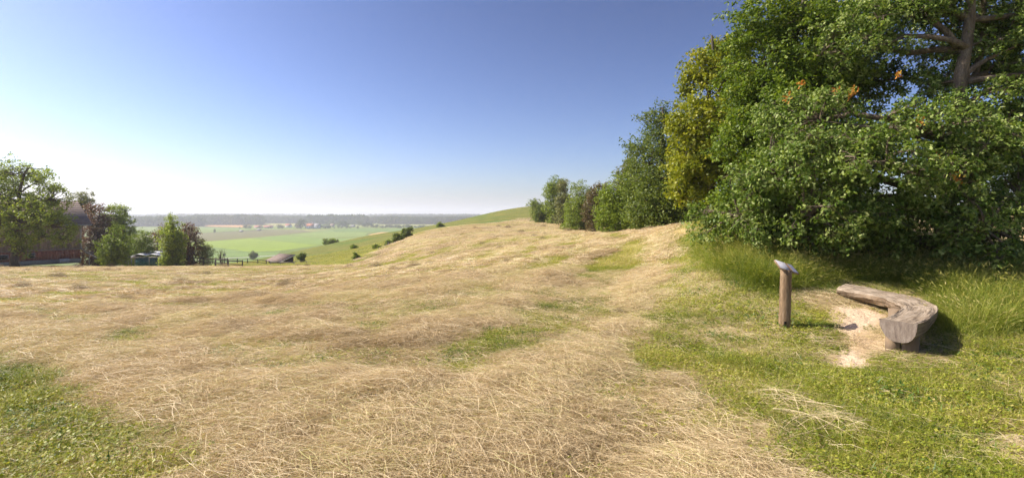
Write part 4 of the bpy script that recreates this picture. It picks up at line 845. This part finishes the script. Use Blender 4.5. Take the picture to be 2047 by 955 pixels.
cladding(b, .4, 1.45, .24, DEP); b.box((-LEN / 2, DEP / 2, .92), (LEN - .15, DEP - .15, 1.0)); b.build('lower_wall', m_red, barn)
b = MB(); cladding(b, 1.45, HW, .3, DEP); b.box((-LEN / 2, DEP / 2, (1.45 + HW) / 2), (LEN - .15, DEP - .15, HW - 1.46))
yh = DEP / 2; RH = 2.35
b.add([[-.05, .05, HW], [-.05, DEP - .05, HW], [-.05, yh, HW + RH - .1], [-LEN + .05, .05, HW], [-LEN + .05, DEP - .05, HW], [-LEN + .05, yh, HW + RH - .1]], tris=[[0, 1, 2], [5, 4, 3]])
b.build('upper_wall', m_gray, barn)
b = MB(); oh = .75
for s in (0, 1):
    y0 = -oh if s == 0 else DEP + oh; z0 = HW - oh * RH / yh
    e = np.array([[.9, y0, z0], [-LEN - .9, y0, z0], [-LEN - .9, yh, HW + RH], [.9, yh, HW + RH]])
    b.hexa(np.vstack([e, e + [0, 0, .16]]))
roof = b.build('roof', m_roof, barn)
b = MB()
for i in range(11): 
    u = (i + .5) / 11; y = -oh + u * (yh + oh); b.box((-LEN / 2, y, HW - oh * RH / yh + u * (RH + oh * RH / yh) + .175), (LEN + 1.8, .035, .03))
mk_o = b.build('tile_courses', m_roof, roof); 
b = MB(); b.tube([[.9, -oh - .06, HW - oh * RH / yh + .02], [-LEN - .9, -oh - .06, HW - oh * RH / yh + .05]], .06, 8); b.build('gutter', surf('zinc', [(.3, .3, .3), (.4, .4, .4)], bump=0), barn)
b = MB(); b.box((.02, -.02, (1.45 + HW) / 2), (.16, .16, HW - 1.45)); b.build('corner_post', surf('pale_trim', [(.36, .33, .30), (.46, .43, .40)], 2), barn)
b = MB(); b.box((-LEN / 2, -.07, 1.46), (LEN, .08, .12)); b.build('rail', m_gray, barn)
for wx, wz, ww in ((-4.1, .95, .62), (-6.3, .9, .9), (-9.5, .95, .62), (-13, .95, .62)):
    b = MB(); b.box((wx, -.06, wz), (ww, .08, .55)); fr = b.build('window', surf('window_frame', [(.35, .33, .3), (.42, .4, .37)], bump=0), barn)
    b = MB(); b.box((wx, -.09, wz), (ww - .14, .05, .41)); b.build('pane', m_glass, fr)
b = MB(); b.box((-8.2, -.09, 2.75), (2.4, .08, 2.6)); dd_ = b.build('door', m_gray, barn)
for zb_ in (4.0, 1.6):
    b = MB(); b.box((-8.2, -.15, zb_), (2.5, .05, .12)); b.build('batten', m_gray, dd_)
def P3(px, py, D): return P(px, py, D)
q = P(128, 521, 56.2); o = MB(); o.box((q[0], q[1], q[2]), (.8, .45, .45), rz=.9); tagit(o.build('concrete_trough', surf('blueish_stone', [(.40, .43, .47), (.52, .55, .6)], 3)), 'pale blue grey stone trough at the foot of the barn wall', 'trough')
pole_m = surf('pale_pole', [(.42, .36, .29), (.58, .52, .44)], 2, .8)
for pts, r_, lab in [([(161, 496, 57.5), (176, 506, 57), (194, 515, 56.5), (222, 521, 56)], .075, 'long bowed pale pole sloping from the barn corner to the young tree'),
                     ([(163, 506, 57), (176, 494, 57)], .045, 'short pale stick crossing the top of the long bowed pole'), ([(172, 503, 59), (187, 505, 59), (202, 504.5, 59)], .05, 'thin level pole behind the long bowed one')]:
    b = MB(); b.tube([P(*q) for q in pts], r_, 7); tagit(b.build('wooden_pole', pole_m), lab, 'pole')
q = P(178, 514, 59.5); b = MB(); b.tube([[q[0], q[1], gz(q[0], q[1]) - .2], [q[0], q[1], q[2] + .75]], .06, 7); tagit(b.build('wooden_post', pole_m), 'single upright post under the poles by the barn', 'post')

# ------------------------------------------------------------------ tent with teal sides
T0 = P(262, 520, 67); gt = gz(T0[0], T0[1]) 
tent = empty('marquee_tent', (T0[0], T0[1], -4.9), 'low white peaked tent roof over teal side sheets behind the hayfield edge', 'tent')
m_white = surf('tent_cloth', [(.72, .74, .78), (.80, .81, .83)], 1, .5, bump=.1); m_teal = surf('teal_sheet', [(.03, .10, .13), (.06, .17, .21), (.10, .22, .26)], 1.5, .6, bump=.3)
def PP(px, py, D): return P(px, py, D)
X = lambda px, D=67: (px - 1023) / F * D
ztop = lambda py, D=67: EYE - (py - 428) / F * D
b = MB()
segs_ = [(272, 300), (300, 326), (326, 357)]
for a_, c_ in segs_:
    x0, x1 = X(a_), X(c_); zr = ztop(503.5); ze = ztop(511.5); xm = (x0 + x1) / 2
    # ridged bay: rises to a front-to-back ridge with a slight sag
    vs = []
    for yy in (66.2, 68.6, 71):
        k = 1 - abs(yy - 68.6) / 2.4 * .35
        for xx, zz in ((x0, ze + (zr - ze) * .35 * k), (x0 + (x1 - x0) * .28, ze + (zr - ze) * .8 * k), (x0 + (x1 - x0) * .45, zr if k == 1 else ze + (zr - ze) * .9 * k), (x0 + (x1 - x0) * .75, ze + (zr - ze) * .62 * k), (x1, ze + (zr - ze) * .35 * k)): vs.append([xx, yy, zz])
    n0 = b.n; b.add(vs, [[r_ * 5 + i, r_ * 5 + i + 1, r_ * 5 + 6 + i, r_ * 5 + 5 + i] for r_ in range(2) for i in range(4)])
rf = b.build('roof', m_white, tent); md_ = rf.modifiers.new('thick', 'SOLIDIFY'); md_.thickness = .03
b = MB(); xs = np.linspace(X(278), X(357), 40); ys = 66.35 + .06 * np.sin(np.arange(40) * 1.3); zt_ = ztop(512.2)
V = np.vstack([np.stack([xs, ys, np.full(40, -5.3)], 1), np.stack([xs, ys, np.full(40, zt_)], 1)]); b.add(V, [[i, i + 1, 41 + i, 40 + i] for i in range(39)])
w_ = b.build('side_sheet', m_teal, tent); md_ = w_.modifiers.new('thick', 'SOLIDIFY'); md_.thickness = .02
b = MB(); b.hexa([[X(262), 66.3, ztop(513.5)], [X(279), 66.2, ztop(513)], [X(276), 69, ztop(507)], [X(266), 69, ztop(507.5)], [X(262), 66.3, ztop(512.6)], [X(279), 66.2, ztop(512)], [X(276), 69, ztop(504)], [X(266), 69, ztop(505)]]); b.build('end_canopy', surf('dark_canopy', [(.05, .05, .05), (.09, .09, .09)], 2, .6), tent)
for px in (264, 277, 326, 356): 
    b = MB(); b.tube([[X(px), 66.3, -5.3], [X(px), 66.3, ztop(511)]], .04, 6); b.build('pole', surf('steel', [(.3, .3, .3), (.35, .35, .35)], bump=0), tent)

# ------------------------------------------------------------------ fences
f_dark = surf('dark_fence_wood', [(.045, .035, .028), (.085, .07, .055), (.13, .11, .09)], 3, .9, bump=.2)
f_grey = surf('grey_fence_wood', [(.20, .18, .15), (.32, .29, .25)], 3, .9, bump=.2)
def fence(label, pts, rails, mat, hgt=1.15, pr=.06, rr=.045, group=None, cat='fence', wire=False):
    """pts: (px, py of the post top, D); rails: drop below the post top"""
    W_ = [P(*q) for q in pts]; b0_ = W_[0]; rt = empty('rail_fence' if not wire else 'wire_fence', (b0_[0], b0_[1], gz(b0_[0], b0_[1])), label, cat, group)
    for q in W_:
        zg = gz(q[0], q[1]); b = MB(); b.tube([[q[0], q[1], min(zg, q[2] - .5) - .3], [q[0] + rng.normal(0, .02), q[1], q[2]]], pr, 7); b.build('post', mat, rt)
    for dz in rails:
        b = MB()
        for q0, q1 in zip(W_[:-1], W_[1:]):
            mid = (q0 + q1) / 2 + [0, 0, rng.normal(-.02, .02) - dz]; b.tube([q0 - [0, .04, dz], mid - [0, .04, 0], q1 - [0, .04, dz]], rr, 6)
        b.build('wires' if wire else 'rail', mat, rt)
    return rt
fence('long pale top rail fence running in front of the white tent', [(251, 513.2, 63), (262, 513.4, 63), (298, 512.8, 63), (336, 512.6, 62.5), (374, 511.6, 62.5)], [.08], f_grey, rr=.05)
fence('dark post and rail fence between the rusty tree and the shed', [(376, 512, 62), (386, 513, 62), (399, 513.2, 61.5), (407, 514.5, 61), (429, 515.2, 60), (454, 515.6, 59)], [.12, .55], f_dark)
fence('lower dark fence panel at the near end of the paddock', [(431, 517.5, 57), (456, 518.8, 56.5), (484, 519.8, 56)], [.08, .5], f_dark)
fence('small dark rail fence on the meadow past the paddock', [(448, 515.5, 84), (474, 516.2, 84), (494.5, 516.5, 84), (515, 517.5, 84), (532, 520, 84)], [.1, .5], f_dark, pr=.07)
fence('grey rail fence passing in front of the shed', [(540, 521.5, 82), (560, 522.6, 82), (586, 523, 82)], [.1], f_grey, rr=.07)
fence('thin grey wire fence on the meadow right of the shed', [(588, 521, 80), (612, 521.4, 79), (637, 522, 78), (655, 522, 77), (680, 520, 75), (703, 517, 73)], [.06, .45], f_grey, rr=.018, pr=.05, wire=True)
fence('field edge fence of thin posts below the hayfield bushes', [(703, 516.5, 66), (721, 511.5, 66.5), (738.5, 504.5, 67), (757, 495.5, 71), (776, 484, 75), (790, 476.5, 78)], [.1], f_grey, rr=.012, pr=.06, wire=True)

# ------------------------------------------------------------------ shed
SD = P(572, 509, 90); rzs = R(-35); gs = gz(SD[0], SD[1])
shed = empty('field_shed', (SD[0], SD[1], gs), 'small open field shed with a grey pitched roof on the meadow', 'shed', rz=rzs)
hr = SD[2] - gs; m_sr = surf('shed_roofing', [(.12, .085, .065), (.20, .15, .12), (.27, .21, .17)], 1.5, .85, (1, 4, 4), .3)
b = MB()
e = np.array([[-2.45, -2.55, hr - 1.05], [2.45, -2.55, hr - 1.05], [2.45, .2, hr], [-2.45, .2, hr]]); b.hexa(np.vstack([e, e + [0, 0, .12]]))
for k_ in range(9): b.box((-2.2 + k_ * .55, -1.17, hr - .46), (.05, 2.72, .06), M=Matrix.Rotation(math.atan2(1.05, 2.75), 3, 'X'))
rfs = b.build('roof', m_sr, shed)
b = MB(); e = np.array([[2.44, -2.57, hr - 1.08], [2.5, -2.57, hr - 1.08], [2.5, .2, hr - .02], [2.44, .2, hr - .02]]); b.hexa(np.vstack([e, e + [0, 0, .16]])); b.build('verge_board', surf('pale_board', [(.5, .47, .43), (.6, .57, .52)], bump=0), rfs)
b = MB(); b.box((0, .05, hr / 2 - .55), (4.0, .1, hr + .8)); b.box((1.95, -.95, hr / 2 - .85), (.1, 2.1, hr + .2)); b.box((-1.95, -.95, hr / 2 - .85), (.1, 2.1, hr + .2)); b.box((1.2, -1.95, hr / 2 - 1.0), (1.5, .1, hr - .3)); b.build('wall', surf('shed_boards', [(.07, .05, .04), (.13, .09, .07), (.18, .13, .10)], 2, .9, (6, 6, .6), .3), shed)
for x in (-1.9, 0.2): 
    b = MB(); b.tube([[x, -2.1, -.8], [x, -2.1, hr - .85]], .07, 7); b.build('post', f_grey, shed)

# ------------------------------------------------------------------ bare shrubs on the meadow, stems only with thin leaves
def sapling(label, px, D, hpx, wpx, n, seed, base_py):
    g = np.random.default_rng(seed); b0_ = P(px, base_py, D); zg = gz(b0_[0], b0_[1]); top = b0_[2] + hpx / F * D; rt = empty('bare_shrub', (b0_[0], b0_[1], zg), label, 'shrub', 'thin shrubs on the lower meadow'); b = MB(); tips = []
    for k in range(n):
        dx = g.normal(0, wpx / F * D * .5); e_ = np.array([b0_[0] + dx, b0_[1] + g.normal(0, .4), zg + (top - zg) * g.uniform(.6, 1)]); pth = limb([b0_[0] + dx * .2, b0_[1], zg - .1], e_, 5, g, .1); b.tube(pth, np.linspace(.05, .02, 5), 4); tips.append(pth[2:])
    b.build('stems', bark_dark, rt); T_ = np.vstack(tips); C = np.repeat(T_, 10, 0) + g.standard_normal((len(T_) * 10, 3)) * .18; leaves('foliage', C, .11, 'plain', L_olive, rt, .5, seed, None, rt.location)
sapling('leafless looking grey shrub behind the dark fence', 443, 88, 22, 9, 14, 7, 518)
sapling('thin pale sapling half way down the meadow slope', 771, 86, 14, 3, 5, 8, 495)

# ------------------------------------------------------------------ the valley: village, hedges, lone trees, barns
def house(px, py, wpx, hpx, roofc, wallc, label, rz=0.0, dep=.7, group='houses of the village in the valley', cat='house', name='house'):
    D = (EYE - PLAIN) * F / (py - 428.0); w = wpx / F * D; h = hpx / F * D; x = (px - 1023) / F * D; rt = empty(name, (x, D, PLAIN), label, cat, group, rz=rz)
    wh = h * .52; d = w * dep; b = MB(); b.box((0, 0, wh / 2 - .2), (w, d, wh + .4)); b.add([[-w / 2, -d / 2, wh], [-w / 2, d / 2, wh], [-w / 2, 0, h - .2], [w / 2, -d / 2, wh], [w / 2, d / 2, wh], [w / 2, 0, h - .2]], tris=[[0, 2, 1], [3, 4, 5]])
    b.build('wall', wallc, rt); b = MB(); o_ = .5; zz = wh - o_ * (h - wh) / (d / 2)
    for s in (-1, 1):
        e = [[-w / 2 - o_, s * (d / 2 + o_), zz], [w / 2 + o_, s * (d / 2 + o_), zz], [w / 2 + o_, 0, h], [-w / 2 - o_, 0, h]]; e = np.array(e); b.hexa(np.vstack([e, e + [0, 0, .35]]))
    r_ = b.build('roof', roofc, rt)
    if name == 'house':
        b = MB(); b.box((w * .2, .6, h + .2), (.8, .8, 1.6)); b.build('chimney', wallc, r_)
        for k in (-.3, 0, .3):
            b = MB(); b.box((w * k, -d / 2 - .03, wh * .55), (1.1, .1, 1.3)); b.build('window', m_glass, rt)
    return rt
r_or = surf('orange_tiles', [(.42, .15, .08), (.55, .22, .13)], 1, .85, bump=0); r_rd = surf('red_tiles', [(.30, .11, .08), (.38, .16, .12)], 1, .85, bump=0); r_gy = surf('grey_roofing', [(.22, .21, .22), (.30, .29, .30)], 1, .8, bump=0); r_bn = surf('brown_tiles', [(.20, .13, .11), (.27, .19, .16)], 1, .8, bump=0)
w_wh = surf('white_render', [(.70, .69, .66), (.78, .77, .74)], 1, .8, bump=0); w_gr = surf('blue_grey_render', [(.42, .46, .52), (.50, .54, .6)], 1, .8, bump=0); w_be = surf('beige_render', [(.5, .43, .36), (.58, .52, .45)], 1, .8, bump=0); w_dk = surf('dark_timber', [(.07, .055, .045), (.11, .09, .075)], 1, .8, bump=0)
for a_ in [(596, 456.3, 8.5, 7, r_or, w_be, 'compact house with bright salmon orange roof at the left edge of the village'), (620, 457, 13, 10, r_or, w_gr, 'large farmhouse with orange roof and blue grey wall in the village centre'), (633, 457, 12, 10, r_gy, w_gr, 'big grey roofed building joined to the orange farmhouse'),
           (576, 454.5, 10, 7, r_rd, w_wh, 'pinkish house between the trees left of the village'), (651, 456, 7, 5, r_gy, w_wh, 'low white walled building at the right of the village'), (664, 453.5, 7, 6, r_bn, w_be, 'small brown roofed house in front of the village trees'), (622, 449.5, 6, 6, r_rd, w_wh, 'white gabled house peeping over the village roofs'),
           (685, 452.5, 5, 5, r_bn, w_wh, 'small pale house at the edge of the right tree clump'), (705, 454, 8, 4, r_gy, w_be, 'low pale farm building right of the village trees'), (516, 456, 13, 5, r_rd, w_be, 'long low building with dull red roof, westernmost of the farm row'), (536, 456, 16, 5, r_rd, w_be, 'long low building with dull red roof in the middle of the farm row'), (611, 453.5, 8, 7, r_bn, w_wh, 'small brown roofed house just behind the salmon orange one'),
           (750, 446, 5, 4, r_gy, w_wh, 'tiny white house far out under the dark wood'), (815, 446.5, 6, 4, r_rd, w_wh, 'tiny house with reddish roof far out below the wood'), (804, 444, 2.2, 5, r_bn, w_be, 'tiny brown house beside the far white tower'), (700, 441, 5, 3.5, r_gy, w_wh, 'tiny pale house in a gap of the far wood')]:
    house(*a_, rz=rng.uniform(-.5, .5))
D_ch = 29.8 * F / (446 - 428); xc = (818.5 - 1023) / F * D_ch
ch = empty('church', (xc, D_ch, PLAIN), 'small far white church tower with pointed roof', 'church', rz=.3); b = MB(); b.box((0, 0, 8), (4.5, 4.5, 16)); b.build('tower', w_wh, ch); b = MB(); b.add([[-2.5, -2.5, 16], [2.5, -2.5, 16], [2.5, 2.5, 16], [-2.5, 2.5, 16], [0, 0, 25]], [[3, 2, 1, 0]], [[0, 1, 4], [1, 2, 4], [2, 3, 4], [3, 0, 4]]); b.build('roof', r_gy, ch)
for px, py, w, lab in [(395, 467.5, 8, 'dark field barn in the middle of the grey green field'), (482, 463.5, 6, 'small dark field barn left of the silvery one'), (517, 461, 7, 'small field barn with pale roof by the farm row')]:
    house(px, py, w, 3.2, r_gy, w_dk, lab, rz=.2, dep=.5, group='field barns on the plain', cat='barn', name='field_barn')

def far_tree_mesh(seed, n=420):
    g = np.random.default_rng(seed); lb = [(np.array([g.normal(0, .16), g.normal(0, .16), g.uniform(.45, .75)]), np.array([.32, .32, .28])) for _ in range(5)] + [(np.array([0, 0, .36]), np.array([.38, .38, .3]))]
    C, cl, out, _, _ = crown_points(lb, n, .16, seed, 4); return C, cl, out
Lf = [leaf_mat('far_foliage_%s' % k, st, .2, .7, .1, .4) for k, st in (('dark', [(0, (.03, .05, .015)), (.5, (.055, .085, .025)), (1, (.11, .14, .05))]), ('mid', [(0, (.05, .075, .02)), (.5, (.09, .125, .035)), (1, (.16, .18, .06))]))]
protoT = []
for k in range(5):
    C, cl, out = far_tree_mesh(300 + k); rt = empty('far_tree', (0, 0, 0), 'x', 'tree'); lv = leaves('crown', C, .13, 'plain', Lf[k % 2], rt, .6, 300 + k, cl, (0, 0, 0), out)
    b = MB(); b.tube([[0, 0, -.05], [0, 0, .3], [.01, 0, .6]], [.035, .028, .012], 6); tk = b.build('trunk', bark_dark, rt); protoT.append((rt, lv, tk, [False]))
def far_tree(px, py, hpx, label, group, k=None, wide=1.0, D=None):
    D = D or (EYE - PLAIN) * F / (py - 428.0); k = rng.integers(5) if k is None else k; rt, lv, tk, used = protoT[k]
    if used[0]:
        r2 = rt.copy(); COL.objects.link(r2)
        for ch_ in (lv, tk): c2 = ch_.copy(); COL.objects.link(c2); c2.parent = r2
    else: r2 = rt; used[0] = True
    h = hpx / F * D; r2.location = ((px - 1023) / F * D, D, PLAIN); r2.scale = (h * wide, h * wide, h); r2.rotation_euler = (0, 0, rng.random() * 6); r2['label'] = label; r2['group'] = group
big = [(601, 457, 20, 'tallest broad tree towering over the orange roofs of the village', 1.0), (428, 465.5, 8, 'lone upright tree in the middle of the open field', .7), (593, 457, 12, 'dark tree left of the tallest village tree', .8), (557, 457, 9, 'rounded tree at the right end of the farm row', 1.3), (564, 457, 7, 'smaller tree beside the rounded one at the farm row', 1.1),
       (491, 457, 9, 'wide tree at the left end of the farm row', 1.3), (499, 457, 7, 'smaller tree in the farm row clump', 1.2), (479, 457, 4, 'little tree left of the farm row clump', 1), (448, 512, 6, 'scraggy bush by the gravel road', 1.2), (293, 472, 10, 'hazy roundish tree on the plain left of the columnar tree', .9), (304, 471, 8, 'smaller hazy tree beside the roundish one', .9),
       (685, 454, 13, 'broad dark tree in the clump right of the village', 1.2), (692, 454, 11, 'second broad tree in the clump right of the village', 1.1), (676, 454, 9, 'lowest tree in the clump right of the village', 1.1), (649, 457, 8, 'bushy tree by the low white building', 1.3), (640, 456, 7, 'bushy tree behind the big grey roof', 1.3), (657, 457, 7, 'dark bushy tree right of the low white building', 1.3),
       (735, 454, 12, 'tallest tree at the left end of the valley hedgerow', .9), (728, 454, 8, 'low tree at the very start of the valley hedgerow', 1.3), (742, 454, 9, 'middling tree near the left end of the valley hedgerow', 1.1), (758, 470.5, 2.5, 'dark speck of a bush in the straw coloured field', .8)]
for px, py, h_, lab, wd in big: far_tree(px, py, h_, lab, 'trees of the valley', wide=wd)
for k in range(26):
    px = 745 + k * 4.1 + rng.normal(0, 1); far_tree(px, 455.3 + rng.normal(0, .4), rng.uniform(3.5, 7), 'hazy round tree in the hedgerow across the valley fields', 'valley hedgerow trees', wide=rng.uniform(1.1, 1.7))
for k in range(30):
    px = 603 + k * 4.2 + rng.normal(0, 1.5); far_tree(px, 450 + rng.normal(0, 1.2), rng.uniform(6, 11), 'hazy tree standing behind the village roofs', 'trees behind the village', wide=rng.uniform(.9, 1.4))
for k in range(12):
    px = 612 + k * 9 + rng.normal(0, 2); far_tree(px, 456.5 + rng.normal(0, .4), rng.uniform(3.5, 6), 'low garden tree between the village houses', 'garden trees of the village', wide=rng.uniform(.9, 1.5))

# far-off wood
wp = []; ws = []; wi = []
def band(px0, px1, d0, d1, sp, h0, h1, holes=0):
    n = int((px1 - px0) / F * (d0 + d1) / 2 * (d1 - d0) / sp ** 2); D = rng.uniform(d0, d1, n); px = rng.uniform(px0, px1, n); x = (px - 1023) / F * D
    if holes:
        kk = fbm(x / holes, D / holes, 91, 3) > .47; x, D = x[kk], D[kk]; n = len(x)
    wp.append(np.stack([x, D, np.full(n, PLAIN - 1.5)], 1)); h = rng.uniform(h0, h1, n) * (1 + .25 * (fbm(x / 130, D / 300, 92) - .5)); ws.append(h)
band(-300, 400, 1230, 1420, 8.5, 17, 26); band(380, 520, 1400, 1600, 9, 20, 29); band(500, 780, 1650, 1850, 9.5, 18, 25); band(620, 730, 1500, 1620, 9, 20, 30); band(760, 1120, 1500, 1750, 9, 18, 24)
band(-300, 1200, 2300, 2600, 15, 20, 30, 300); band(-300, 1200, 3000, 3400, 19, 22, 34, 400); band(-300, 1200, 4400, 5000, 30, 22, 34, 700); band(1100, 2400, 900, 1300, 16, 16, 24)
wp = np.vstack(wp); ws = np.concatenate(ws); n = len(wp)
me = bpy.data.meshes.new('far_wood'); me.vertices.add(n); me.vertices.foreach_set('co', wp.astype(np.float32).ravel())
wide = rng.uniform(.75, 1.15, n); rotw = np.zeros((n, 3)); rotw[:, 2] = rng.random(n) * 6.28
for k, v in (('scl', np.stack([ws * wide, ws * wide, ws], 1)), ('rot', rotw)):
    a = me.attributes.new(k, 'FLOAT_VECTOR', 'POINT'); a.data.foreach_set('vector', v.astype(np.float32).ravel())
a = me.attributes.new('idx', 'INT', 'POINT'); a.data.foreach_set('value', rng.integers(0, 3, n).astype(np.int32))
wood = bpy.data.objects.new('far_wood', me); COL.objects.link(wood); tagit(wood, 'hazy bluish wood stretching across the far side of the valley', None, None, 'stuff')
wc = bpy.data.collections.new('far wood sources')
for k in range(3):
    C, cl, out = far_tree_mesh(330 + k, 260); wc.objects.link(leaves('wood_%d' % k, C, .17, 'plain', Lf[0], None, .6, 330 + k, cl, (0, 0, 0), out))
for o_ in list(wc.objects): COL.objects.unlink(o_)
ng = bpy.data.node_groups.new('far_wood', 'GeometryNodeTree'); ng.interface.new_socket('Geometry', in_out='INPUT', socket_type='NodeSocketGeometry'); ng.interface.new_socket('Geometry', in_out='OUTPUT', socket_type='NodeSocketGeometry')
gi = ng.nodes.new('NodeGroupInput'); go = ng.nodes.new('NodeGroupOutput'); ci_ = ng.nodes.new('GeometryNodeCollectionInfo'); ci_.inputs[0].default_value = wc; ci_.inputs[1].default_value = True; ci_.inputs[2].default_value = True
ipn = ng.nodes.new('GeometryNodeInstanceOnPoints'); ipn.inputs['Pick Instance'].default_value = True; ng.links.new(gi.outputs[0], ipn.inputs['Points']); ng.links.new(ci_.outputs[0], ipn.inputs['Instance'])
for nm_, ty, s_ in (('idx', 'INT', 'Instance Index'), ('rot', 'FLOAT_VECTOR', 'Rotation'), ('scl', 'FLOAT_VECTOR', 'Scale')):
    q_ = ng.nodes.new('GeometryNodeInputNamedAttribute'); q_.data_type = ty; q_.inputs[0].default_value = nm_; ng.links.new(q_.outputs[0], ipn.inputs[s_])
ng.links.new(ipn.outputs[0], go.inputs[0]); wood.modifiers.new('scatter', 'NODES').node_group = ng
